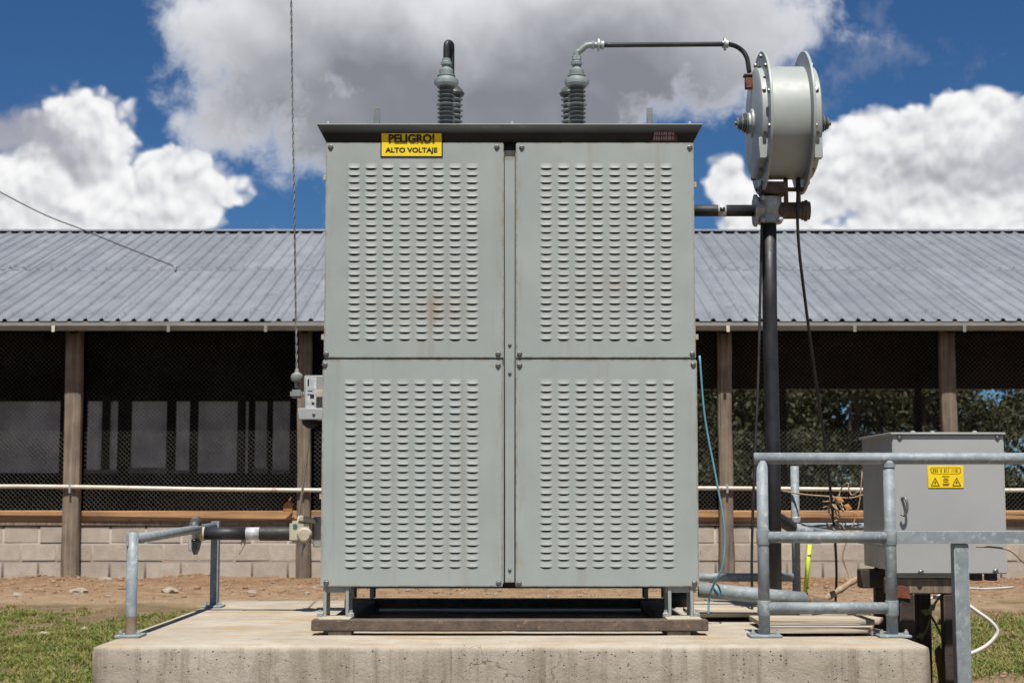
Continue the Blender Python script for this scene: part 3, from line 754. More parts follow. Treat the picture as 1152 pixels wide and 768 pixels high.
# drum on the black post
def build_drum():
    c = at(879, 139, PY); ax = Vector((1, 0, 0))
    base = at(865, 216, PY)
    t = Thing('flanged_drum', 'big pale grey flanged steel drum mounted on top of the black post', 'drum', base)
    Rf = .375; Rb = .295
    xL = at(857, 139, PY).x; xR = at(901, 139, PY).x
    def cyl(prof, x, name, m, parent=None, seg=64, d=1): return t(lathe(prof, (x, c.y, c.z), (d, 0, 0), seg), name, m, parent, 30)
    cyl([(Rb, 0), (Rb, xR - xL)], xL, 'barrel', M_drum)
    fl = []
    for x in (xL - .012, xR - .002): fl.append(cyl([(Rf - .002, 0), (Rf, .003), (Rf, .011), (Rf - .002, .014)], x, 'flange', M_drum))
    # bolted covers outside the flanges
    cl = cyl([(Rf - .085, 0), (Rf - .085, .026), (Rf - .105, .036), (0, .036)], xL - .013, 'cover', M_drum, None, 64, -1)
    cr = cyl([(Rf - .085, 0), (Rf - .085, .04), (Rf - .105, .05), (0, .05)], xR + .013, 'cover', M_drum)
    # hubs and ribbed bushings on the axle
    for sx, x0, cov in ((-1, xL - .049, cl), (1, xR + .062, cr)):
        cyl([(.075, 0), (.075, .010), (.055, .014), (.055, .026), (.03, .026)], x0, 'hub', M_drum, None, 24, sx)
        ins = cyl([(.045, .02), (.040, .05), (.026, .078), (.012, .08), (.012, .095), (0, .095)], x0, 'axle_bushing', M_porc_d, None, 16, sx)
        for i in range(5):
            h_ = .033 + i * .0115; rr = .062 - i * .0075
            cyl([(.02, h_ - .0055), (rr - .003, h_ - .0035), (rr, h_), (rr - .003, h_ + .0035), (.02, h_ + .0055)], x0, 'rib', M_porc_d if i % 2 else M_porc, ins, 18, sx)
    # bolts round the rims
    bl = bmesh.new(); lathe([(.012, 0), (.012, .008), (.006, .012), (0, .012)], (0, 0, 0), (1, 0, 0), 6, bl); me = bpy.data.meshes.new('bolt'); bl.to_mesh(me); bl.free(); me.materials.append(M_bolt)
    for k in range(12):
        a = R(15 + 30 * k)
        t.inst(me, 'bolt', (xL - .012, c.y + math.cos(a) * (Rf - .028), c.z + math.sin(a) * (Rf - .028)), None, (0, 0, math.pi))
        t.inst(me, 'bolt', (xR + .012, c.y + math.cos(a) * (Rf - .028), c.z + math.sin(a) * (Rf - .028)))
    for k in range(8):                                      # bolts on the cylinder skin of the covers
        a = R(22 + 45 * k); r_ = Rf - .08
        for x in (xL - .028, xR + .036):
            t(lathe([(.010, -.004), (.010, .008), (0, .01)], (x, c.y + math.cos(a) * r_, c.z + math.sin(a) * r_), (0, math.cos(a), math.sin(a)), 6), 'bolt', M_bolt)
    # latch plates
    for x, s in ((xL - .034, -1), (xR + .04, 1)):
        a = R(-140); y_, z_ = c.y + math.cos(a) * .295, c.z + math.sin(a) * .295
        t(box(x - .022, x + .022, y_ - .03, y_ + .01, z_ - .05, z_ + .06, .004), 'latch_plate', M_drum)
    # rusty gland where the conduit enters
    g = at(842, 93, PY)
    b = box(g.x - .018, g.x + .018, g.y - .022, g.y + .022, g.z - .035, g.z + .03, .004)
    t(b, 'gland_box', M_rusty)
    t(box(g.x - .026, g.x + .028, g.y - .028, g.y + .028, g.z + .031, g.z + .042, .003), 'gland_cap', M_ruststeel)
    t(box(g.x + .0185, max(xL - .03, g.x + .025), g.y - .015, g.y + .015, g.z - .02, g.z + .02, .003), 'gland_neck', M_rusty)
    # saddle
    s = at(866, 214, PY)
    t(box(s.x - .05, s.x + .085, PY - .07, PY + .07, s.z - .026, s.z + .035, .008), 'saddle', M_ruststeel)
    t(box(s.x + .088, at(906, 214, PY).x, PY - .02, PY + .02, s.z - .005, s.z + .012, .003), 'saddle_arm', M_ruststeel)
    for px in (883, 897):
        q = at(px, 205, PY); t(tube([q + Vector((0, -.02, .06)), at(px + 1, 240, PY) + Vector((0, -.02, 0))], .012, 8), 'strap', M_ruststeel)
    return t
build_drum()

def build_post():
    base = at(863, 500, PY); base.x = at(865, 232, PY).x - .004; base.z = PADT
    t = Thing('support_post', 'thick black pipe post standing beside the cabinet and carrying the drum', 'post', base)
    top = at(865, 232, PY)
    t(tube([(base.x, PY, PADT - .003), (base.x + .006, PY, 1.2), (top.x - .004, PY, 2.0), (top.x, PY, top.z - .04)], .0385, 16), 'pipe', M_black)
    t(lathe([(.075, 0), (.075, .012), (.055, .014)], (base.x, PY, PADT), seg=16), 'foot_flange', M_black)
    # galvanised tee clamp
    z = at(0, 237, PY).z
    t(lathe([(.052, -.07), (.066, -.068), (.066, -.03), (.058, -.028), (.062, .0), (.066, .03), (.066, .066), (.056, .07)], (top.x, PY, z), seg=14), 'tee_body', M_galv2)
    t(lathe([(.086, 0), (.086, .016), (.06, .02), (.06, .05)], (at(848, 237, PY).x, PY, z), (1, 0, 0), 8), 'tee_flange', M_galv2)
    t(lathe([(.044, 0), (.044, .14), (.05, .142), (.05, .155), (.056, .157), (.056, .168), (.048, .17), (.048, .182), (.03, .182)], (top.x + .03, PY, z), (1, 0, 0), 18), 'tee_stub', M_ruststeel)
    for dx, dz in ((-.045, .055), (-.045, -.06), (.05, -.06)): t(lathe([(.014, 0), (.014, .02), (.007, .024), (0, .024)], (top.x + dx, PY - .06, z + dz), (0, -1, 0), 6), 'bolt', M_galv2)
    # black conduit to the cabinet
    a = Vector((XR - .02, PY, z))
    t(tube([a, Vector((at(849, 237, PY).x, PY, z))], .031, 16), 'side_pipe', M_black)
    q = at(812, 237, PY)
    t(tube([(q.x - .022, PY, z), (q.x + .022, PY, z)], .0325, 16), 'foil_label', M_paper)
    t(box(q.x - .014, q.x + .012, PY - .0345, PY - .0335, z - .01, z + .012, 0), 'label_print', M_ink)
build_post()

# cables by the post
def cable(label, pts, r, m, name='cable', cat='cable', k=8, group=None):
    o = finish(tube(smooth_path(pts, k), r, 8), name, m)
    return tag(o, label, cat, group)
cable('black cable hanging close along the black post under the drum', [at(857, 250, PY - .03), at(856, 300, PY - .03), at(853, 420, PY - .06), at(849, 520, PY - .08), at(846, 610, PY - .08), at(846, 680, PY - .06), at(846, 690, PY - .04)], .007, M_rubber)
cable('long loose black cable curving from the drum clamp down to the ground behind the rails', [at(898, 205, PY - .055), at(897, 238, PY - .065), at(899, 280, PY - .02), at(906, 340, PY + .1), at(918, 430, PY + .4), at(930, 515, PY + .8), at(938, 590, PY + 1.2), at(941, 640, PY + 1.65), at(940, 676, PY + 1.8)], .0080, M_rubber)
cable('thin teal cable dangling along the right edge of the cabinet', [at(787, 400, 7.75), at(793, 470, 7.75), at(806, 540, 7.75), at(815, 595, 7.75), at(813, 635, 7.75), at(804, 655, 7.78), at(798, 672, 7.85), at(797, 691, 7.85)], .0052, M_blue)

# ------------------------------------------------------------------ left side of the cabinet
def build_left_switch():
    Y = 8.3
    t = Thing('switch_box', 'small grey switch box with white label on the left side of the cabinet', 'switch box', at(347, 474, Y))
    a, b_ = at(335, 472, Y), at(361, 422, Y)
    x1 = XL + .013
    t(box(a.x + .03, x1, Y, Y + .12, a.z + .04, b_.z, .006), 'box', M_frame)
    t(box(a.x + .002, x1, Y - .012, Y + .10, a.z - .0, a.z + .06, .004), 'lower_cover', M_box)
    t(box(at(344, 440, Y).x, at(356, 440, Y).x, Y - .004, Y - .001, at(0, 460, Y).z, at(0, 424, Y).z, .0005), 'white_label', M_paper)
    bm = bmesh.new()
    for i, (u, v, w_, h_) in enumerate(((346, 440, 6, 1), (346, 444, 4, 1), (349, 448, 5, 5), (346, 434, 2, 8), (351, 455, 3, 3))):
        q = at(u, v, Y); box(q.x, q.x + w_ * .0042, Y - .0052, Y - .0045, q.z, q.z + h_ * .0042, 0, bm=bm)
    t(bm, 'label_print', M_ink)
    t(box(at(356, 443, Y).x, x1, Y - .03, Y + .0, at(0, 447, Y).z, at(0, 439, Y).z, .003), 'bracket', M_beige)
    t.inst(SMALLBOLT, 'bolt', at(353, 466, Y - .012))
    q = at(349, 473, Y + .04)
    t(lathe([(.045, 0), (.04, -.02), (.02, -.035), (.012, -.04)], q, seg=14), 'cable_gland', M_dark)
build_left_switch()

def build_strand():
    Y = 8.34; lo = at(334, 425, Y); hi = at(327.5, -5, Y)
    d = hi - lo; end = hi + d * .9
    t = Thing('steel_cable', 'twisted steel cable hanging straight down from the sky to the small switch box', 'cable', lo)
    b = bmesh.new(); n = 260; u, w = frame_of(d)
    for s in (0, math.pi):
        pts = [lo + (end - lo) * (i / n) + (u * math.cos(i * 1.05 + s) + w * math.sin(i * 1.05 + s)) * .0034 for i in range(n + 1)]
        tube(pts, .0034, 5, b)
    t(b, 'strand', M_strand)
    t(lathe([(.008, .05), (.012, .03), (.03, .016), (.033, .0), (.028, -.014), (.012, -.02), (.012, -.05)], lo, seg=16), 'insulator_cap', M_insul)
    q = at(333, 443, Y)
    t(box(q.x - .028, q.x + .036, Y - .03, Y + .03, q.z - .022, q.z + .022, .01, 2), 'clamp_block', M_insul)
    t(box(q.x + .0365, q.x + .05, Y - .01, Y + .04, q.z - .012, q.z + .012, .002), 'clamp_arm', M_insul)
build_strand()

def build_left_conduit():
    Y = 8.62; z = at(0, 600, Y).z
    t = Thing('conduit_pipe', 'thick black conduit with foil label joining the cabinet to the railing pipe clamp', 'pipe', at(300, 600, Y))
    a, m1, m2, e = at(226, 600, Y), at(277, 600, Y), at(292, 600, Y), at(327, 600, Y)
    t(tube([(a.x, Y, z), (m1.x, Y, z)], .033, 16), 'pipe', M_black)
    t(tube([(m1.x, Y, z), (m2.x, Y, z)], .0345, 16), 'foil_label', M_paper)
    t(lathe([(.03, 0), (.038, .004), (.038, e.x - m2.x - .004), (.036, e.x - m2.x + .02)], (m2.x, Y, z), (1, 0, 0), 16), 'sleeve', M_rubber)
    # knuckle clamp to the railing
    q = at(221, 600, Y)
    t(lathe([(.036, 0), (.047, .006), (.047, .03), (.038, .036), (.038, .05)], (q.x - .004, Y, z), (1, 0, 0), 10), 'clamp_collar', M_beige)
    M_cl = mat('dark_clamp', (.07, .075, .075), (.15, .155, .15), .6, .3, 30, .3, 60, rust=((.16, .11, .07), 18, .66))
    t(prism([(q.x - .012, Y - .075, z + .085), (q.x + .014, Y - .075, z + .094), (q.x + .028, Y - .075, z + .070), (q.x + .026, Y - .075, z + .034), (q.x - .004, Y - .075, z + .028), (q.x - .034, Y - .075, z + .030)], (0, .09, 0), bev=.006), 'clamp_jaw', M_cl)
    t(prism([(q.x - .016, Y - .07, z + .026), (q.x + .012, Y - .07, z + .026), (q.x + .006, Y - .07, z - .03), (q.x - .016, Y - .07, z - .03)], (0, .08, 0), bev=.004), 'clamp_saddle', M_galv2)
    t(prism([(q.x - .030, Y - .072, z - .02), (q.x - .014, Y - .072, z - .032), (q.x - .010, Y - .072, z - .092), (q.x - .028, Y - .072, z - .088)], (0, .07, 0), bev=.003), 'clamp_plate', M_galv2)
    t(prism([(q.x - .008, Y - .078, z - .034), (q.x + .030, Y - .078, z - .034), (q.x + .018, Y - .078, z - .085), (q.x + .004, Y - .078, z - .115), (q.x - .008, Y - .078, z - .09)], (0, .09, 0), bev=.006), 'clamp_jaw', M_cl)
    t(lathe([(.010, 0), (.010, .014), (0, .016)], (q.x + .004, Y - .08, z + .055), (0, -1, 0), 6), 'clamp_bolt', M_galv2)
    # beige terminal on the cabinet side
    c = at(341, 597, Y)
    bx = t(box(c.x - .066, c.x + .054, Y - .065, Y + .06, c.z - .060, c.z + .055, .014, 2), 'terminal_body', M_beige)
    t(lathe([(.040, 0), (.040, .03), (.030, .045), (0, .045)], (c.x + .018, Y - .06, c.z - .018), (0, -1, 0), 12), 'terminal_knob', M_beige)
    t(box(c.x + .055, XL + .01, Y - .03, Y + .1, c.z - .085, c.z + .075, .005), 'terminal_plate', M_frame)
    t(prism([(c.x - .02, Y - .07, c.z + .057), (c.x + .075, Y - .07, c.z + .040), (c.x + .075, Y - .07, c.z + .062), (c.x - .012, Y - .07, c.z + .085)], (0, .06, 0), bev=.003), 'terminal_lid', M_beige)
    t(lathe([(.012, 0), (.012, .006), (0, .008)], (c.x - .034, Y - .065, c.z + .030), (0, -1, 0), 8), 'green_screw', mat('green_screw', (.03, .16, .15), None, .4))
    t(lathe([(.022, .0), (.022, -.02), (.008, -.04), (.005, -.075)], (c.x - .004, Y - .02, c.z - .060), seg=8), 'drip_nipple', M_galv2)
    k = at(274, 607, Y); t(tube([k + Vector((0, 0, .02)), k + Vector((0, 0, -.02)), k + Vector((-.012, 0, -.05)), k + Vector((-.02, -.01, -.075))], [.012, .014, .007, .004], 6), 'cable_tie_end', M_beige)
    # thin white wire up to the switch box
    cable('thin whitish wire from the switch box down to the beige terminal', [at(348.5, 480, 8.34), at(347, 500, 8.36), at(341, 545, 8.5), at(337, 575, Y - .01), at(335, 589, Y - .03)], .0062, M_wpipe, 'wire', 'wire')
build_left_conduit()

# ------------------------------------------------------------------ railings
RY = 7.15; RB = 9.05
def base_plate(t, x, y, z=PADT, parent=None, hx=.055, hy=.075):
    p = t(box(x - hx, x + hx, y - hy, y + hy, z + .0005, z + .012, .003), 'base_plate', M_galv, parent)
    for sx in (-1, 1): t(lathe([(.011, 0), (.011, .012), (.006, .014), (.006, .022), (0, .022)], (x + sx * (hx - .016), y - hy * .4, z + .012), seg=6), 'anchor_bolt', M_galv2, p)
def build_left_rail():
    f = at(147, 713, RY); r = at(241, 680, RB); f.z = r.z = PADT
    t = Thing('pipe_railing', 'short galvanised railing of two pipe posts on the left edge of the pad', 'railing', f)
    zt = at(0, 598, RY).z; zr = at(0, 586, RB).z; zrail = at(0, 606, RY).z
    p = t(tube([(f.x, RY, PADT), (f.x, RY, PADT + .07), (f.x, RY, zt)], .0245, 14), 'post', M_galv); base_plate(t, f.x, RY)
    t(tube([(f.x, RY, PADT + .0125), (f.x, RY, PADT + .09)], .0249, 14, caps=False), 'rust_ring', mat('rusted_zinc', (.22, .15, .10), (.30, .25, .2), .7, .1, 20, .2, 60), p)
    t(tube([(f.x, RY, zt - .001), (f.x, RY, zt + .0015)], .019, 12), 'pipe_bore', M_void, p)
    # rear post is an angle section
    b = box(r.x - .026, r.x + .026, RB, RB + .007, PADT, zr, .001); box(r.x + .019, r.x + .026, RB - .045, RB - .0005, PADT, zr, .001, bm=b)
    t(b, 'post', M_galv); base_plate(t, r.x, RB - .02)
    t(tube([(f.x + .01, RY + .01, zrail), (r.x - .01, RB - .02, at(0, 592, RB).z)], .0225, 14), 'rail', M_galv)
    t(prism([(f.x - .026, RY - .022, zrail + .02), (f.x - .016, RY - .024, zrail + .03), (f.x - .012, RY - .024, zrail - .03), (f.x - .024, RY - .022, zrail - .035)], (0, .03, 0), bev=.002), 'clamp_strap', M_galv2)
build_left_rail()

def build_right_rail():
    x0, x1 = at(860, 713, RY).x, at(1004, 713, RY).x
    t = Thing('pipe_railing', 'welded galvanised pipe railing with three rails on the right end of the pad', 'railing', (x0, RY, PADT))
    zt, zm, zl = at(0, 515.5, RY).z, at(0, 604, RY).z, at(0, 683.5, RY).z
    r = .0255
    for x in (x0, x1):
        t(tube([(x, RY, PADT), (x, RY, zt - .01)], r, 16), 'post', M_galv); base_plate(t, x, RY, hx=.07, hy=.07)
        for z in (zm, zl): t(lathe([(r + .0025, -.034), (r + .004, -.03), (r + .004, .03), (r + .0025, .034)], (x, RY, z), seg=16), 'weld_collar', M_galv)
    t(lathe([(r + .003, -.02), (r + .003, .0)], (x1, RY, zt - .02), seg=16), 'weld_collar', M_galv)
    xe = at(1300, 515, RY).x
    t(tube([(x0 - .034, RY, zt), (xe, RY, zt)], r * 1.02, 16), 'rail', M_galv)
    for z in (zm, zl): t(tube([(x0 + .02, RY, z), (x1 - .02, RY, z)], r, 16), 'rail', M_galv)
    # flat bar and square post beyond the pad
    a = at(1013, 604, RY)
    b = box(x1 + .028, xe, RY - .004, RY + .004, at(0, 611, RY).z, at(0, 597.5, RY).z, .001); box(x1 + .028, xe, RY + .0045, RY + .05, at(0, 598.5, RY).z, at(0, 597, RY).z, .001, bm=b)
    t(b, 'flat_bar', M_galv)
    px0, px1 = at(1076, 700, RY).x, at(1092.5, 700, RY).x
    t(box(px0, px1, RY + .006, RY + .07, -.2, at(0, 611.5, RY).z - .0, .004), 'square_post', M_galv)
    t(box(xe - .05, xe, RY - .025, RY + .025, -.2, zt - .03, .004), 'square_post', M_galv)
    # rear corner post, rails behind and along the side
    xr, yr = at(896, 650, 9.5).x, 9.5
    t(tube([(xr, yr, PADT), (xr, yr, at(0, 524, yr).z)], .0245, 14), 'post', M_galv)
    zr = at(0, 592, yr).z; zb = at(0, 649, yr).z
    t(tube([(xr + .02, yr, zr), (at(1010, 592, yr).x, yr, zr)], .022, 12), 'rail', M_galv)
    t(tube([(at(735, 649, yr).x, yr, zb), (xr - .02, yr, zb)], .0245, 12), 'rail', M_galv)
    t(tube([(xr + .01, yr - .02, at(0, 594, yr).z), (x1, RY + .03, at(0, 612, RY).z)], .021, 12), 'rail', M_galv)
    base_plate(t, xr, yr)
build_right_rail()

def build_right_conduit():
    Y = 7.95
    t = Thing('drain_pipe', 'fat grey pipe lying low from the cabinet bottom towards the right railing', 'pipe', at(800, 690, Y))
    a, b_, c = at(786, 663, Y), at(905, 674, 8.0), at(960, 684, 8.02)
    t(tube([a, at(850, 669, Y), b_], .037, 16), 'pipe', M_galv)
    t(tube([b_ - Vector((.02, 0, .002)), at(930, 679, 8.01), c], [.035, .024, .014], 12), 'nozzle', M_ruststeel)
    k = at(806, 664, Y); t(tube([k + Vector((-.015, -.04, .02)), k + Vector((.01, -.041, -.01)), k + Vector((.004, -.03, -.035))], .008, 6), 'blue_tie', M_blue)
    t(box(b_.x - .03, b_.x + .03, 7.97, 8.03, PADT - .003, b_.z - .033, .004), 'support_block', M_conc)
    Y = 8.6
    t = Thing('conduit_pipe', 'short black conduit elbow clamped to the mid rail behind the black post', 'pipe', at(872, 590, Y))
    p0, p1, p2 = at(862, 578, Y), at(874, 582, Y), at(892, 594, 8.8)
    t(tube(smooth_path([p0, p1, p2], 5), .033, 14), 'sleeve', M_black)
    t(lathe([(.03, 0), (.04, .006), (.04, .03), (.03, .036)], p2, (1, .2, -.45), 12), 'clamp_collar', M_galv2)
    q = at(896, 586, 8.8); t(box(q.x - .025, q.x + .02, q.y - .02, q.y + .02, q.z - .01, q.z + .025, .006), 'clamp_bolt', M_galv2)
    t(tube([p2 + Vector((.02, 0, -.008)), at(915, 600, 8.95), at(945, 603, 9.1), at(960, 604, 9.2)], [.029, .027, .022, .018], 12), 'tail_pipe', M_galv)
build_right_conduit()

# planks behind the rail, lime stake
def build_planks():
    for i, (pxa, pya, pxb, pyb, wd, lab) in enumerate((
            (868, 716, 985, 716, .24, 'nearest of the pale planks lying on the pad behind the right railing'),
            (858, 707, 998, 707, .30, 'middle pale plank with split end lying on the pad behind the right railing'),
            (782, 699, 970, 697, .42, 'farthest and widest pale plank lying on the pad behind the right railing'))):
        ya = .62 * 1800 / (pya - 557); a = at(pxa, pya, ya); b_ = at(pxb, pyb, ya)
        y0 = ya + .13
        z0 = PADT + .014 + .004 * i
        t = Thing('plank', lab, 'plank', (a.x, y0, PADT), 'planks lying on the pad')
        n = 8; up = []
        bm = prism([(a.x, y0, z0), (b_.x, y0 + .02, z0), (b_.x + .05, y0 + wd * .55, z0), (b_.x + .01, y0 + wd, z0), (a.x, y0 + wd, z0)], (0, 0, .022), bev=.002)
        t(bm, 'board', M_plank)
        for x in (a.x + .1, b_.x - .1): t(box(x, x + .05, y0 + .05, y0 + wd - .03, PADT - .001, z0 - .0005, .001), 'batten', M_darkwood)
build_planks()
def build_stake():
    Y = 9.35; b0 = at(906, 668, Y); tp = at(911, 612, Y)
    b0.z = PADT
    t = Thing('marker_stake', 'slim lime yellow plastic marker stake standing behind the right railing', 'stake', b0)
    t(tube([b0 + Vector((0, 0, .06)), tp], .0125, 10), 'tube', M_lime)
    t(tube([b0 - Vector((0, 0, .003)), b0 + Vector((0, 0, .06))], .015, 10), 'foot', M_black)
    for f in (.25, .8):
        q = b0.lerp(tp, f); t(tube([q, q + Vector((0, 0, .008))], .0132, 10), 'ring', M_black)
build_stake()

# ------------------------------------------------------------------ control box on its stand
def build_control_box():
    Y = 7.5; dp = .68
    a, c = at(1007, 645, Y), at(1129, 486, Y)
    x0, x1, z0, z1 = a.x, c.x, a.z, c.z
    t = Thing('control_box', 'grey metal control box with small yellow warning sticker behind the railing', 'control box', (x0 + .27, Y + .3, z0))
    t(box(x0 + .006, x1 - .006, Y + .016, Y + dp, z0 + .01, z1 - .006, .004), 'body', M_box)
    d = t(box(x0, x1, Y, Y + .0155, z0, z1 - .012, .004, 2), 'door', M_box)
    t(box(x0 - .008, x1 + .006, Y - .012, Y + dp + .01, z1 - .011, z1 - .001, .002), 'lid', M_box)
    for px in (1030, 1052, 1100): t(lathe([(.012, 0), (.012, .006), (.006, .01), (0, .01)], (at(px, 486, Y).x, Y + .05, z1 - .001), seg=8), 'rivet', M_galv2)
    for px, py in ((1012, 492), (1122, 492), (1036, 643), (1120, 642)): t.inst(BOLT, 'bolt', at(px, py, Y))
    # hook handle
    h = at(1016, 571, Y)
    t(tube(smooth_path([h + Vector((-.006, 0, .045)), h + Vector((.006, -.02, .045)), h + Vector((.012, -.03, .02)), h + Vector((.01, -.03, -.015)), h + Vector((-.004, -.026, -.035)), h + Vector((-.014, -.02, -.028))], 5), .006, 8), 'handle', M_bolt, None)
    # sticker
    s0, s1 = at(1044, 548.5, Y), at(1083.5, 523.5, Y)
    st = t(box(s0.x, s1.x, Y - .0035, Y - .0008, s0.z, s1.z, .001), 'warning_sticker', M_yellow)
    st['label'] = 'yellow sticker with two black warning triangles'
    w_, h_ = s1.x - s0.x, s1.z - s0.z
    U = lambda u, v: Vector((s0.x + u * w_, Y - .0046, s0.z + v * h_))
    def ring(poly, wd, bm):
        n = len(poly); cen = sum((Vector(p) for p in poly), Vector()) / n
        ins = [Vector(p) + (cen - Vector(p)).normalized() * wd for p in poly]
        for i in range(n): prism([poly[i], poly[(i + 1) % n], ins[(i + 1) % n], ins[i]], (0, .0008, 0), bm)
    for u in (.2, .8):
        bm = bmesh.new(); ring([U(u - .125, .08), U(u + .125, .08), U(u, .47)], .006, bm)
        prism([U(u + .012, .36), U(u - .03, .22), U(u + .004, .22), U(u - .012, .12), U(u + .035, .26), U(u + .004, .26)], (0, .0008, 0), bm)
        t(bm, 'triangle_mark', M_ink, st)
    bm = bmesh.new()
    ring([U(.09, .7), U(.14, .63), U(.86, .63), U(.93, .7), U(.93, .87), U(.86, .92), U(.12, .92), U(.07, .86)], .0035, bm)
    rr = random.Random(4)
    for i in range(14):
        u = .14 + i * .053
        if i in (3, 5, 9): continue
        prism([U(u, .69), U(u + .034, .69), U(u + .034, .86), U(u, .86)] if rr.random() < .4 else [U(u, .69), U(u + .014, .69), U(u + .02, .86), U(u + .004, .86)], (0, .0008, 0), bm)
    for v, wd in ((.5, .1), (.4, .06), (.33, .08), (.25, .07), (.16, .1), (.1, .08)):
        prism([U(.5 - wd, v), U(.5 + wd, v), U(.5 + wd, v + .035), U(.5 - wd, v + .035)], (0, .0008, 0), bm)
    t(bm, 'print_marks', M_brownink, st)
    # feet pads under the box
    t(box(x0 + .02, at(1072, 650, Y).x, Y + .02, Y + .12, z0 - .02, z0 + .009, .003), 'foot_channel', M_frame)
    for px in (1100, 1117): 
        q = at(px, 650, Y + .05); t(box(q.x - .022, q.x + .022, Y + .05, Y + .12, z0 - .035, z0 + .009, .003), 'cable_gland', M_black)
    for px in (977, 1000): t(lathe([(.012, 0), (.012, -.025), (.007, -.03)], (x0 + .05 + (px - 977) * .003, Y + dp - .08, z0 + .0095), seg=8), 'cable_gland', M_black)
    # stand
    zs = z0 - .0205
    s = Thing('timber_stand', 'rough low timber stand of two dark posts carrying the grey control box', 'stand', (x0 + .2, Y + .2, 0))
    s(box(x0 - .03, at(1078, 650, Y).x, Y + .03, Y + .11, zs - .075, zs - .0005, .006), 'beam', M_oldwood)
    s(box(x0 - .05, at(1078, 650, Y).x, Y + .5, Y + .6, zs - .075, zs + .018, .006), 'beam', M_darkwood)
    for px, w2 in ((1019, .034), (1068, .034)):
        q = at(px, 700, Y + .07)
        s(box(q.x - w2, q.x + w2, Y + .03, Y + .1, -.15, zs - .076, .006), 'post', M_darkwood)
        s(box(q.x - w2, q.x + w2, Y + .52, Y + .59, -.15, zs - .076, .006), 'post', M_darkwood)
    g = at(1015, 655, Y + .03); s(prism([(g.x - .03, Y + .025, zs - .09), (g.x + .035, Y + .02, zs - .095), (g.x + .03, Y + .02, zs - .04), (g.x - .02, Y + .024, zs - .03)], (0, .0035, 0)), 'rust_plate', M_rusty)
build_control_box()

